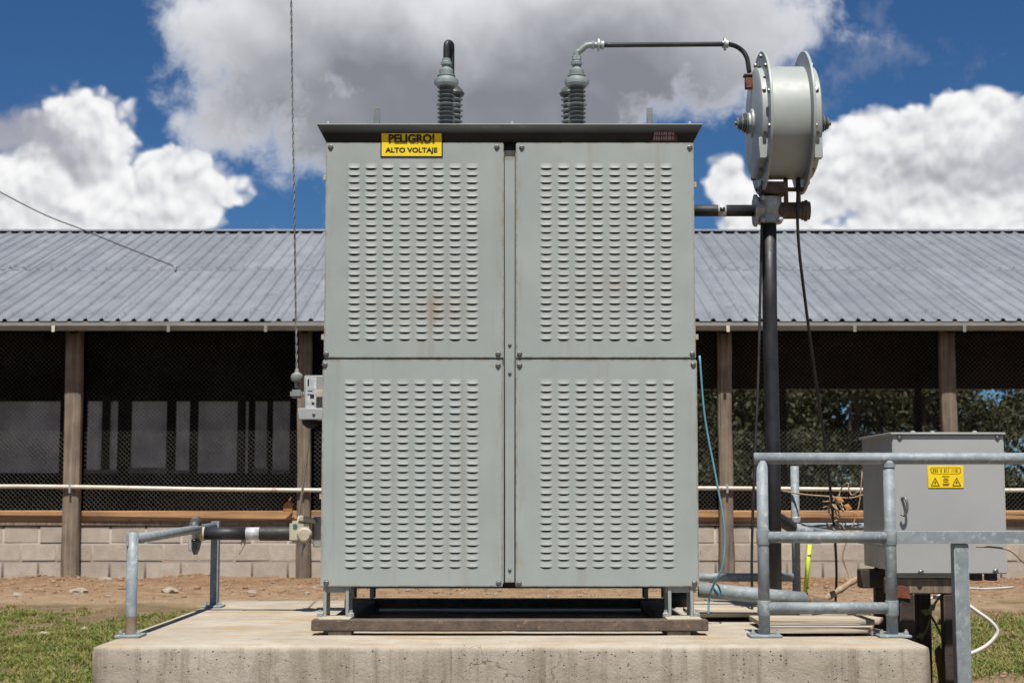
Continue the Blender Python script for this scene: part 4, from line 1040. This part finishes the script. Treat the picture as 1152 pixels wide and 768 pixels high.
def build_litter():
    # bone-pale stick, rust sheet, pale tub, white hose, wires
    Y = 8.6
    t = tag(finish(tube(smooth_path([at(929, 673, Y - .2), at(945, 663, Y), at(962, 652, Y + .1), at(975, 648, Y + .15), at(990, 650, Y + .2)], 4), [.012 + .008 * abs(math.sin(i * 1.1)) for i in range(17)], 8), 'dry_branch', M_twig), 'pale dry branch leaning on the timber stand behind the railing', 'branch')
    Y = 7.45
    b = bmesh.new(); rows = []
    for i in range(9):
        f = i / 8; a, c = at(1051 + 6 * f, 726 + 45 * f, Y + .3), at(1056 + 24 * f, 726 + 46 * f, Y + .18)
        a.z -= .02
        rows.append([b.verts.new(a.lerp(c, k / 5) + Vector((0, -.05 * math.sin(math.pi * k / 5), .02 * math.sin(math.pi * k / 5)))) for k in range(6)])
    for i in range(8):
        for k in range(5): b.faces.new((rows[i][k], rows[i][k + 1], rows[i + 1][k + 1], rows[i + 1][k]))
    bmesh.ops.solidify(b, geom=b.faces[:], thickness=.006)
    tag(finish(b, 'curved_sheet', M_rag), 'curved dark ochre metal sheet leaning beside the right corner of the pad', 'metal sheet')
    q = at(1074, 708, 7.9)
    b = lathe([(.0, 0), (.06, .005), (.07, .03), (.075, .15), (.072, .26), (.05, .31), (.03, .33), (0, .335)], (q.x, 7.9, 0.0), seg=24)
    tag(finish(b, 'plastic_tub', M_white), 'pale rounded plastic tub half hidden behind the square grey post', 'tub')
    Y = 8.4
    cable('white hose looping out over the grass beside the square grey post', [at(1050, 671, Y), at(1080, 676, Y), at(1100, 688, Y), at(1116, 700, Y), at(1122, 711, Y), at(1112, 724, Y), at(1096, 733, Y), at(1070, 742, Y), at(1058, 748, Y - .1)], .010, M_white, 'hose', 'hose')
    cable('thin white cord under the control box in the grass', [at(1026, 673, Y), at(1040, 675, Y + .1), at(1052, 671, Y + .3), at(1080, 662, Y + .6), at(1110, 662, Y + 1), at(1140, 660, Y + 1.4)], .006, M_white, 'cord', 'cord')
    cable('thin brown and black wire sagging off the right side of the control box', [at(1098, 614.5, 7.38), at(1115, 615, 7.36), at(1134, 618, 7.3), at(1146, 627, 7.3), at(1156, 640, 7.3), at(1175, 690, 7.3)], .0045, M_twig, 'wire', 'wire')
    # dry vine tangle on the mid rails
    rr = random.Random(9)
    v = Thing('dry_vine', 'tangle of dry brown vine hanging above the rear rail by the control box', 'vine', at(945, 575, 9.4))
    for k in range(7):
        p = at(rr.uniform(925, 950), rr.uniform(556, 575), 9.4); pts = [p]
        for j in range(6): pts.append(pts[-1] + Vector((rr.uniform(-.03, .07), rr.uniform(-.04, .04), rr.uniform(-.05, .045))))
        v(tube(smooth_path(pts, 4), .0045, 5), 'stem', M_twig)
    v(tube(smooth_path([at(880, 552, 9.55), at(905, 556, 9.4), at(930, 558, 9.4), at(955, 560, 9.4), at(972, 556, 9.4)], 5), .005, 5), 'stem', M_twig)
    v(tube(smooth_path([at(970, 530, 9.4), at(966, 570, 9.4), at(956, 600, 9.4), at(948, 625, 9.4), at(955, 646, 9.4), at(960, 660, 9.3)], 5), .0045, 5), 'stem', M_twig)
    for a in range(3):
        p = at(940 + a * 9, 560 + a * 8, 9.35); v(prism([p, p + Vector((.03, .01, .01)), p + Vector((.05, 0, -.02)), p + Vector((.02, 0, -.03))], (0, .001, 0)), 'leaf', M_leafdry)
    # young green vine under the box
    g = Thing('green_vine', 'young green vine climbing between the dark posts of the timber stand', 'plant', at(1066, 752, 7.95))
    M_v = mat('vine_green', (.09, .14, .04), (.13, .17, .05), .6, 0, 8, trans=.2)
    g(tube(smooth_path([at(1070, 752, 7.95), at(1062, 722, 7.95), at(1052, 700, 7.98), at(1047, 690, 8.0), at(1052, 678, 8.0), at(1060, 668, 8.0)], 5), [.006] * 26, 6), 'stem', M_v)
    g(tube(smooth_path([at(1047, 690, 8.0), at(1043, 705, 8.0), at(1036, 720, 8.0)], 5), .004, 5), 'stem', M_v)
    for (px, py, dx, dz) in ((1053, 679, -.05, -.04), (1048, 690, -.06, .02), (1054, 702, .05, .03), (1059, 715, .05, -.03), (1040, 712, -.05, -.02), (1056, 672, .05, -.04), (1064, 728, .04, .03)):
        p = at(px, py, 7.97); e = p + Vector((dx, -.02, dz)); n_ = Vector((-dz, .01, dx)) * .28
        g(prism([p, p.lerp(e, .4) + n_, e, p.lerp(e, .4) - n_], (0, .001, 0)), 'leaf', M_v)
build_litter()

# ------------------------------------------------------------------ barn
BY = 17.95          # front of the posts
def build_barn():
    root = thing('barn', 'long open-sided barn with zinc roof and low block wall behind the cabinet', 'barn', (0, BY, .1))
    L = Vector(root.location); rng = random.Random(11)
    def P(bm, name, m, parent=None, ang=38):
        o = finish(bm, name, m, None, ang); o.parent = parent or root
        if parent is None: o.matrix_parent_inverse = Matrix.Translation(-L)
        return o
    W = 9.845
    ye = BY - .27; ze = at(0, 361.5, ye).z                 # eave line of the sheets
    tan = .334; run = 5.87; yr = ye + run; zr = ze + run * tan; sl = math.hypot(1, tan)
    pitch = .895 / 5
    # --- roof
    b = bmesh.new()
    def ridge(b):
        for s in (-1, 1):
            prism([(-W - .05, yr, zr + .055), (W + .05, yr, zr + .055), (W + .05, yr + s * .16, zr + .055 - .16 * tan + .004), (-W - .05, yr + s * .16, zr + .055 - .16 * tan + .004)], (0, 0, .003), b)
    ridge(b)
    roof = P(b, 'roof', M_roof)
    def sheet(y0, y1, lift, back=False):
        """one ribbed sheet, local x from 0 to .895; hex screws along the purlins"""
        bm = bmesh.new(); xs = []
        for k in range(5):
            c = (k + .5) * pitch
            xs += [(c - .034, 0), (c - .030, .002), (c - .018, .026), (c - .013, .029), (c + .013, .029), (c + .018, .026), (c + .030, .002), (c + .034, 0)]
        xs = [(0, 0)] + xs + [(.897, 0)]
        sgn = -1 if back else 1
        za = lambda y: zr - abs(yr - y) * tan
        A = [bm.verts.new((x, y0, za(y0) + h + lift)) for x, h in xs]; B = [bm.verts.new((x, y1, za(y1) + h + lift + .003)) for x, h in xs]
        for i in range(len(xs) - 1): bm.faces.new((A[i], A[i + 1], B[i + 1], B[i]) if y1 > y0 else (A[i + 1], A[i], B[i], B[i + 1]))
        for f in bm.faces: f.material_index = 0
        if not back:
            for k in range(5):
                c = (k + .5) * pitch
                for yy in (y0 + .03, y0 + .28 if y0 < ye + .1 else y0 + 1.5):
                    lathe([(.008, 0), (.008, .006), (.004, .009), (0, .009)], (c, yy, za(yy) + .029 + lift), (0, -tan, 1), 6, bm, 1)
        me = bpy.data.meshes.new('roof_sheet')
        for f in bm.faces: f.smooth = True
        bm.to_mesh(me); bm.free(); me.materials.append(M_roof); me.materials.append(M_bolt); return me
    ym = ye + 2.94
    kinds = [sheet(ye, ym + .06, .0), sheet(ym, yr - .01, .006), sheet(2 * yr - ye, yr + .01, 0, True)]
    for i in range(22):
        for k, me in enumerate(kinds):
            o = link('roof_sheet', me, roof, (-W + i * .895, 0, rng.uniform(0, .004) + (.002 if i % 2 else 0)))
            o.location.y = rng.uniform(-.012, .012)
    # dark sarking under the sheets, purlins, rafters
    for s in (-1, 1):
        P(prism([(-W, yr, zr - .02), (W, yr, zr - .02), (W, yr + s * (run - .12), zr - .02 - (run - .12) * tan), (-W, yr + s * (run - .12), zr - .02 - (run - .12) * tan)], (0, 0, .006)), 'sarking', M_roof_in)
    yb = 2 * yr - ye - .27                                    # back line of posts
    posts = [-9.75, -7.4, -4.93, -2.33, .02, 2.40, 4.93, 7.4, 9.75]
    for x in posts:
        for s in (-1, 1):
            P(prism([(x - .035, yr, zr - .04), (x + .035, yr, zr - .04), (x + .035, yr + s * (run - .2), zr - .04 - (run - .2) * tan), (x - .035, yr + s * (run - .2), zr - .04 - (run - .2) * tan)], (0, 0, -.14)), 'rafter', M_roof_in)
    # --- gutter with brackets
    zg1, zg0 = at(0, 363.5, ye).z, at(0, 372, ye).z
    bm = prism([(-W - .03, ye + .01, zg0), (-W - .03, ye - .05, zg0 + .004), (-W - .03, ye - .062, zg0 + .035), (-W - .03, ye - .075, zg0 + .05), (-W - .03, ye - .075, zg1), (-W - .03, ye - .07, zg1), (-W - .03, ye - .066, zg0 + .054), (-W - .03, ye - .045, zg0 + .012), (-W - .03, ye + .004, zg0 + .008), (-W - .03, ye + .004, zg1), (-W - .03, ye + .01, zg1)], (2 * W + .06, 0, 0))
    gut = P(bm, 'gutter', M_gutter)
    for px in (62, 191, 818, 1083, 300, 960): 
        x = at(px, 370, ye).x
        P(box(x - .018, x + .018, ye - .0785, ye - .0755, zg0 - .02, zg0 + .05, .001), 'bracket', M_wpipe if px in (62, 818) else M_gutter, gut)
    P(box(-W, W, ye + .0115, ye + .06, zg0 + .006, ze + .003, .002), 'fascia_board', M_oldwood)
    # --- posts
    zc = zg0 - .002
    for x in posts:
        w = .085 + rng.uniform(-.01, .01)
        lean = rng.uniform(-.02, .02)
        bm = bmesh.new(); rings = []
        for k in range(13):
            f = k / 12; z = -.1 + (zc + .15) * f
            ex = 2.2 + 6 * max(0, min(1, (z - .55) / .5)); ww = w * (1.12 if z < .5 else 1) * (1 + .04 * mnoise.noise((x, z * 2, 0)))
            ox = x + lean * f + .012 * mnoise.noise((x * 3, z * 1.3, 5))
            ring = []
            for j in range(20):
                a_ = 2 * math.pi * (j + .5) / 20; cx, sy = math.cos(a_), math.sin(a_)
                r_ = 1 / (abs(cx) ** ex + abs(sy) ** ex) ** (1 / ex)
                ring.append(bm.verts.new((ox + cx * r_ * ww, BY + .075 + sy * r_ * .075, z)))
            rings.append(ring)
        for A_, B_ in zip(rings[:-1], rings[1:]):
            for j in range(20): bm.faces.new((A_[j], A_[(j + 1) % 20], B_[(j + 1) % 20], B_[j]))
        bm.faces.new(rings[-1])
        P(bm, 'post', M_oldwood)
        P(box(x - .07, x + .07, yb, yb + .12, 0, zc, .006), 'post', M_darkwood)
    # --- low wall of blocks
    yw = BY + .16; ztop = at(0, 591, yw).z
    wall = P(box(-W, W, yw + .0055, yw + .13, -.1, ztop - .012, 0), 'block_wall', M_mortar)
    bl = box(-.196, .196, 0, .125, .004, .196, .010, 2); me = bpy.data.meshes.new('block'); bl.to_mesh(me); bl.free(); me.materials.append(M_block)
    hl = box(-.096, .096, 0, .125, .005, .195, .006); mh = bpy.data.meshes.new('block'); hl.to_mesh(mh); hl.free(); mh.materials.append(M_block)
    for c in range(4):
        z = ztop - .2 * (c + 1)
        n = 48 + (c % 2)
        for i in range(n):
            x = -W + .23 + .4 * i + (0 if c % 2 else .2) - .1
            o = link('block', me, wall, (x, yw + rng.uniform(-.004, .004), z + rng.uniform(-.002, .002)))
            o.rotation_euler = (0, rng.uniform(-.006, .006), rng.uniform(-.01, .01))
    zsill = at(0, 574, yw - .03).z
    cuts = [-W] + [x for x in posts[1:-1]] + [W]
    for a, c in zip(cuts[:-1], cuts[1:]):
        P(box(a + .002, c - .002, yw - .006, yw + .12, ztop + .001, zsill + rng.uniform(-.006, .004), .008), 'sill_board', M_sill)
        P(box(a + .002, c - .002, yw - .016, yw - .0065, ztop + .004, ztop + .045, .003), 'sill_batten', M_oldwood)
    # --- wire mesh in each bay
    z0, z1, ywm = zsill + .002, zc + .02, yw + .04
    for a, c in zip(posts[:-1], posts[1:]):
        V = []; Fc = []; x0, x1 = a + .09, c - .09; H = z1 - z0; d = .052; r = .0011
        ks = np.arange(x0 - H, x1 + H, d)
        for s in (1, -1):
            for k in ks:
                xa, xb = (k, k + H) if s > 0 else (k + H, k)
                ta = 0.; tb = 1.
                if xb > xa: ta = max(0, (x0 - xa) / (xb - xa)); tb = min(1, (x1 - xa) / (xb - xa))
                else: ta = max(0, (xa - x1) / (xa - xb)); tb = min(1, (xa - x0) / (xa - xb))
                if tb - ta < .01: continue
                sag = .006 * math.sin(k * 9)
                p, q = Vector((xa + (xb - xa) * ta, ywm + s * .001, z0 + H * ta)), Vector((xa + (xb - xa) * tb, ywm + s * .001 + sag * .2, z0 + H * tb))
                i0 = len(V)
                for e in (p, q): V += [(e.x - r, e.y, e.z + s * r), (e.x + r, e.y, e.z - s * r), (e.x, e.y - r * 1.4, e.z)]
                Fc += [(i0, i0 + 1, i0 + 4, i0 + 3), (i0 + 1, i0 + 2, i0 + 5, i0 + 4), (i0 + 2, i0, i0 + 3, i0 + 5)]
        mm = bpy.data.meshes.new('wire_mesh'); mm.from_pydata(V, [], Fc); mm.materials.append(M_wire)
        o = link('wire_mesh', mm, root); o.matrix_parent_inverse = Matrix.Translation(-L); o['kind'] = 'stuff'
    # --- far side: solid low wall and hanging sheets on the left, open towards the trees on the right
    zl = at(0, 532, yb).z
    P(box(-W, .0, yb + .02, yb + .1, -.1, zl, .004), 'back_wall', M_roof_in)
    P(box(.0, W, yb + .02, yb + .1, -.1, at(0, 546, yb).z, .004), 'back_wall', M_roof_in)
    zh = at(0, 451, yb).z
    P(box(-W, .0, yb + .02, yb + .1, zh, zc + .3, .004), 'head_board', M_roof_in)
    edges = [-260, -200, -190, -90, -80, 68, 97, 133, 147, 188, 197, 214, 222, 280, 286, 301, 306, 326]
    for k in range(0, len(edges), 2):
        a, c = at(edges[k], 490, yb).x, at(edges[k + 1], 490, yb).x
        bm = bmesh.new(); n = 12; A = []; B = []
        for i in range(n + 1):
            x = a - .03 + (c - a + .06) * i / n; y = yb + .06 + .012 * math.sin(i * 1.9 + k)
            A.append(bm.verts.new((x, y, zl - .02))); B.append(bm.verts.new((x, y + .01, zh + .03)))
        for i in range(n): bm.faces.new((A[i], A[i + 1], B[i + 1], B[i]))
        P(bm, 'curtain_sheet', M_curtain)
        if k in (6, 8, 10, 14, 16): P(box(a - .02, c + .02, yb - .05, yb - .022, zl - .01, zl + .07 + .03 * math.sin(k), .003), 'pale_ledge', M_wpipe)
        if k: 
            a0 = at(edges[k - 1], 490, yb).x
            P(box(a0 - .01, a + .01, yb - .02, yb + .04, zl - .02, zh + .02, .003), 'stud', M_roof_in)
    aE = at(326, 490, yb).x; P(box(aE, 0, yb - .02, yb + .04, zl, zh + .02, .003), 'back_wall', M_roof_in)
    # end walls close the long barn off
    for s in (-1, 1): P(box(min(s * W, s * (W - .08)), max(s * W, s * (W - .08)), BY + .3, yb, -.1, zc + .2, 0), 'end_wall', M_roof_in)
    # --- water pipe along the front
    zp = at(0, 550, BY - .03).z
    t = Thing('water_pipe', 'long whitish water pipe fixed along the front posts of the barn', 'pipe', (0, BY - .03, zp))
    pts = [(x, BY - .024, zp + .012 * math.sin(x * .9) + (.02 if x < -3.5 else 0) * min(1, (-3.5 - x) / 2)) for x in np.linspace(-W, W, 60)]
    t(tube(pts, .023, 10), 'pipe', M_wpipe)
    for x in posts: t(box(x - .012, x + .012, BY - .052, BY + .003, zp - .045, zp + .05, .003), 'clip', M_galv2)
    q = at(323, 570, BY + .05)
    bm = prism([q + Vector((-.05, 0, -.05)), q + Vector((.06, 0, -.05)), q + Vector((.07, 0, .05)), q + Vector((.03, 0, .04)), q + Vector((.05, 0, .12)), q + Vector((0, 0, .06)), q + Vector((-.04, 0, .03))], (0, .03, 0), bev=.006)
    tag(finish(bm, 'dry_leaf_clump', M_leafdry), 'clump of orange brown dry leaf on the timber sill beside the cabinet', 'leaf clump')
    # overhead wire that lands on the roof
    yl = ym - .1; e = at(197, 300, yl); s = at(0, 216, 20.2)
    o = s + (s - e) * 1.5 + Vector((0, 0, .5))
    cable('dark overhead wire running down from the left onto the zinc roof', [o, s, e.lerp(s, .5) + Vector((0, 0, -.03)), e], .0075, M_rubber, 'overhead_wire', 'wire')
    wo = bpy.data.objects['overhead_wire']
    an = finish(box(e.x - .02, e.x + .02, e.y - .03, e.y + .03, e.z - .05, e.z + .010, .004), 'anchor_cleat', M_galv2); an.parent = wo
build_barn()

# ------------------------------------------------------------------ trees behind the barn
def tree(x, y, h, rx, seed, label, group):
    rng = np.random.default_rng(seed); rr = random.Random(seed)
    t = Thing('tree', label, 'tree', (x, y, .13), group)
    limbs = tube(smooth_path([(x, y, .0), (x + .1, y, h * .25), (x - .05, y + .1, h * .5), (x + .1, y, h * .85)], 4), [.16 - .011 * i for i in range(13)], 8)
    cl = []
    for k in range(9):
        a = rr.uniform(0, 6.28); z0 = h * rr.uniform(.12, .6); e = Vector((x + math.cos(a) * rx * rr.uniform(.5, .9), y + math.sin(a) * rx * rr.uniform(.5, .9), z0 + h * rr.uniform(.08, .35)))
        tube([(x, y, z0), Vector((x, y, z0)).lerp(e, .5) + Vector((0, 0, .15)), e], [.06, .04, .015], 6, limbs); cl.append(e)
    t(limbs, 'trunk', M_bark)
    for k in range(34):
        a = rr.uniform(0, 6.28); q = rr.uniform(.15, 1) ** .6; z = h * rr.uniform(.08, 1.0); f = math.sin(min(1, (z / h) * 1.1) * math.pi * .85 + .35)
        cl.append(Vector((x + math.cos(a) * rx * q * f, y + math.sin(a) * rx * q * f, z)))
    cs = np.array([c[:] for c in cl]); n = 15000
    cen = cs[rng.integers(0, len(cs), n)]; off = rng.normal(0, 1, (n, 3)); off /= np.linalg.norm(off, axis=1)[:, None]; off *= (rng.random((n, 1)) ** .45) * np.array([.62, .62, .48]) * rx / 1.7
    c = cen + off; c[:, 2] = np.maximum(c[:, 2], .2)
    u = rng.normal(0, 1, (n, 3)); u /= np.linalg.norm(u, axis=1)[:, None]; w = np.cross(u, rng.normal(0, 1, (n, 3))); w /= np.linalg.norm(w, axis=1)[:, None]
    s = rng.uniform(.05, .10, (n, 1))
    V = np.stack([c - u * s, c + w * s * .45, c + u * s, c - w * s * .45], 1).reshape(-1, 3)
    me = bpy.data.meshes.new('crown'); me.from_pydata(V.tolist(), [], np.arange(n * 4).reshape(-1, 4).tolist()); me.materials.append(M_leaf)
    o = link('crown', me, t.r); o.matrix_parent_inverse = Matrix.Translation(-t.L)
G = 'trees seen through the open barn'
tree(3.7, 35.5, 4.6, 1.8, 1, 'bushy green tree seen through the barn just right of the cabinet', G)
tree(5.6, 37.0, 5.2, 2.0, 5, 'taller dark tree seen through the barn behind the black post', G)
tree(7.6, 35.6, 4.8, 1.9, 2, 'bushy green tree seen through the barn under the loose black cable', G)
tree(9.5, 37.0, 4.6, 1.8, 3, 'bushy green tree seen through the barn beside the right timber post', G)
tree(6.6, 39.5, 5.6, 2.2, 6, 'tall dark tree at the back seen between the black post and loose cable', G)
tree(10.3, 40.5, 5.2, 2.1, 7, 'tall dark tree at the back seen behind the right timber post', G)
tree(4.6, 39.5, 5.4, 2.1, 8, 'tall dark tree at the back seen beside the first timber post right of the cabinet', G)
tree(12.6, 39.0, 3.4, 2.0, 4, 'low bushy tree seen through the barn at the far right edge', G)

# ------------------------------------------------------------------ grass, clods, stones
def blades(name, zones, dens, hmin, hmax, m, seed, thresh, label):
    rng = np.random.default_rng(seed); V = []; Fc = []
    for (x0, x1, y0, y1) in zones:
        n = int((x1 - x0) * (y1 - y0) * dens)
        X = rng.uniform(x0, x1, n); Y = rng.uniform(y0, y1, n)
        for x, y in zip(X, Y):
            if -1.84 < x < 1.84 and 6.7 < y < 9.8: continue
            if x > 1.8 and y < 9.35 + .3 * math.sin(x * 7) and rng.random() < .93: continue
            k = .9 * mnoise.noise((x * .8, y * .6, 9)) + .8 * mnoise.noise((x * 3.1, y * 2.2, 4)) + .6 * mnoise.noise((x * 8, y * 6, 2)) - max(0, y - 10.2) * .1
            edge = 1 if y < 13.2 else max(-1.5, 1 - (y - 13.2) * .95)
            if k + edge * .55 < thresh + .5 * (rng.random() - .5): continue
            z = ground_z(x, y) - .005; h = rng.uniform(hmin, hmax) * (.75 + .5 * max(0, k)); a = rng.uniform(0, 6.283); ln = rng.uniform(.3, 2.4) * h
            wd = rng.uniform(.002, .0048); cx, sx = math.cos(a), math.sin(a); i0 = len(V)
            V += [(x - sx * wd, y + cx * wd, z), (x + sx * wd, y - cx * wd, z), (x + sx * wd * .8 + cx * ln * .4, y - cx * wd * .8 + sx * ln * .4, z + h * .65), (x - sx * wd * .8 + cx * ln * .4, y + cx * wd * .8 + sx * ln * .4, z + h * .65), (x + cx * ln, y + sx * ln, z + h)]
            Fc += [(i0, i0 + 1, i0 + 2, i0 + 3), (i0 + 3, i0 + 2, i0 + 4)]
    me = bpy.data.meshes.new(name); me.from_pydata(V, [], Fc); me.materials.append(m)
    o = link(name, me); o['kind'] = 'stuff'; tag(o, label, 'grass')
ZL = [(-4.6, -1.8, 8.2, 12.2), (-5.8, -2.2, 12.2, 16.0)]; ZR = [(1.84, 4.6, 8.4, 12.5), (2.2, 5.8, 12.5, 15.6)]
blades('grass', ZL, 7500, .010, .042, M_grass, 1, .20, 'patchy short green grass left of the concrete pad')
blades('grass', ZR, 5000, .010, .042, M_grass, 2, .40, 'patchy green and brown grass right of the concrete pad behind the control box')
blades('straw_grass', ZL + ZR, 1500, .012, .045, M_strw, 3, .05, 'dry straw blades scattered through the grass on both sides of the pad')

def scatter():
    rr = random.Random(21)
    b = bmesh.new()
    def lump(bm, p, r):
        k = len(bm.verts); g = bmesh.ops.create_icosphere(bm, subdivisions=1, radius=r)
        for v in g['verts']:
            v.co *= 1 + .35 * mnoise.noise(v.co * (2.2 / r) + Vector(p) * 7); v.co.z *= .6; v.co += Vector(p)
    for i in range(2600):
        x = rr.uniform(-7, 7); y = 18.05 - abs(rr.gauss(0, 1.3)); 
        if y < 11: continue
        lump(b, (x, y, ground_z(x, y) + .004), rr.choice((.006, .008, .012, .016, .03)) * rr.uniform(.6, 1.3))
    for i in range(260):
        x = rr.uniform(1.9, 3.6); y = rr.uniform(7.2, 10.0); lump(b, (x, y, ground_z(x, y) + .003), rr.uniform(.008, .022))
    o = finish(b, 'earth_clods', M_clod, None, 80); o['kind'] = 'stuff'; tag(o, 'crumbled reddish earth clods along the foot of the block wall', 'earth')
    b = bmesh.new()
    for i in range(240):
        x = rr.uniform(-7, 7); y = rr.gauss(15.9, .8)
        if not 13.5 < y < 17.9: continue
        lump(b, (x, y, ground_z(x, y) + .002), rr.choice((.008, .012, .016, .02, .04)) * rr.uniform(.6, 1.2))
    o = finish(b, 'rubble', M_stone, None, 20); o['kind'] = 'stuff'; tag(o, 'small pale broken stones strewn over the bare earth strip', 'rubble')
    for i, (px, py, Y, r, lab) in enumerate(((285, 655, 15.8, .06, 'dark flat stone on the bare earth left of the cabinet'), (20, 664, 15.5, .07, 'pale stone at the left end of the bare earth strip'), (88, 660, 15.9, .09, 'pale broken stone on the bare earth below the timber post'), (192, 660, 15.9, .08, 'pale stone on the bare earth behind the front railing post'), (118, 648, 17.3, .07, 'grey stone at the foot of the block wall near the timber post'), (50, 698, 12.0, .05, 'small grey stone lying in the grass left of the pad'), (95, 694, 12.3, .05, 'flat dark stone in the grass beside the railing post'))):
        p = at(px, py, Y); r *= .8; p.z = ground_z(p.x, p.y) + r * .05
        bm = bmesh.new(); g = bmesh.ops.create_icosphere(bm, subdivisions=2, radius=r)
        for v in g['verts']: v.co *= 1 + .55 * mnoise.noise(v.co * (1.3 / r) + Vector((i * 9, 0, 0))) + .25 * mnoise.noise(v.co * (3.5 / r) + Vector((0, i * 5, 0))); v.co.z *= .6; v.co.x *= 1.25
        o = finish(bm, 'stone', M_stone, None, 12, p); tag(o, lab, 'stone', 'stones on the ground')
scatter()
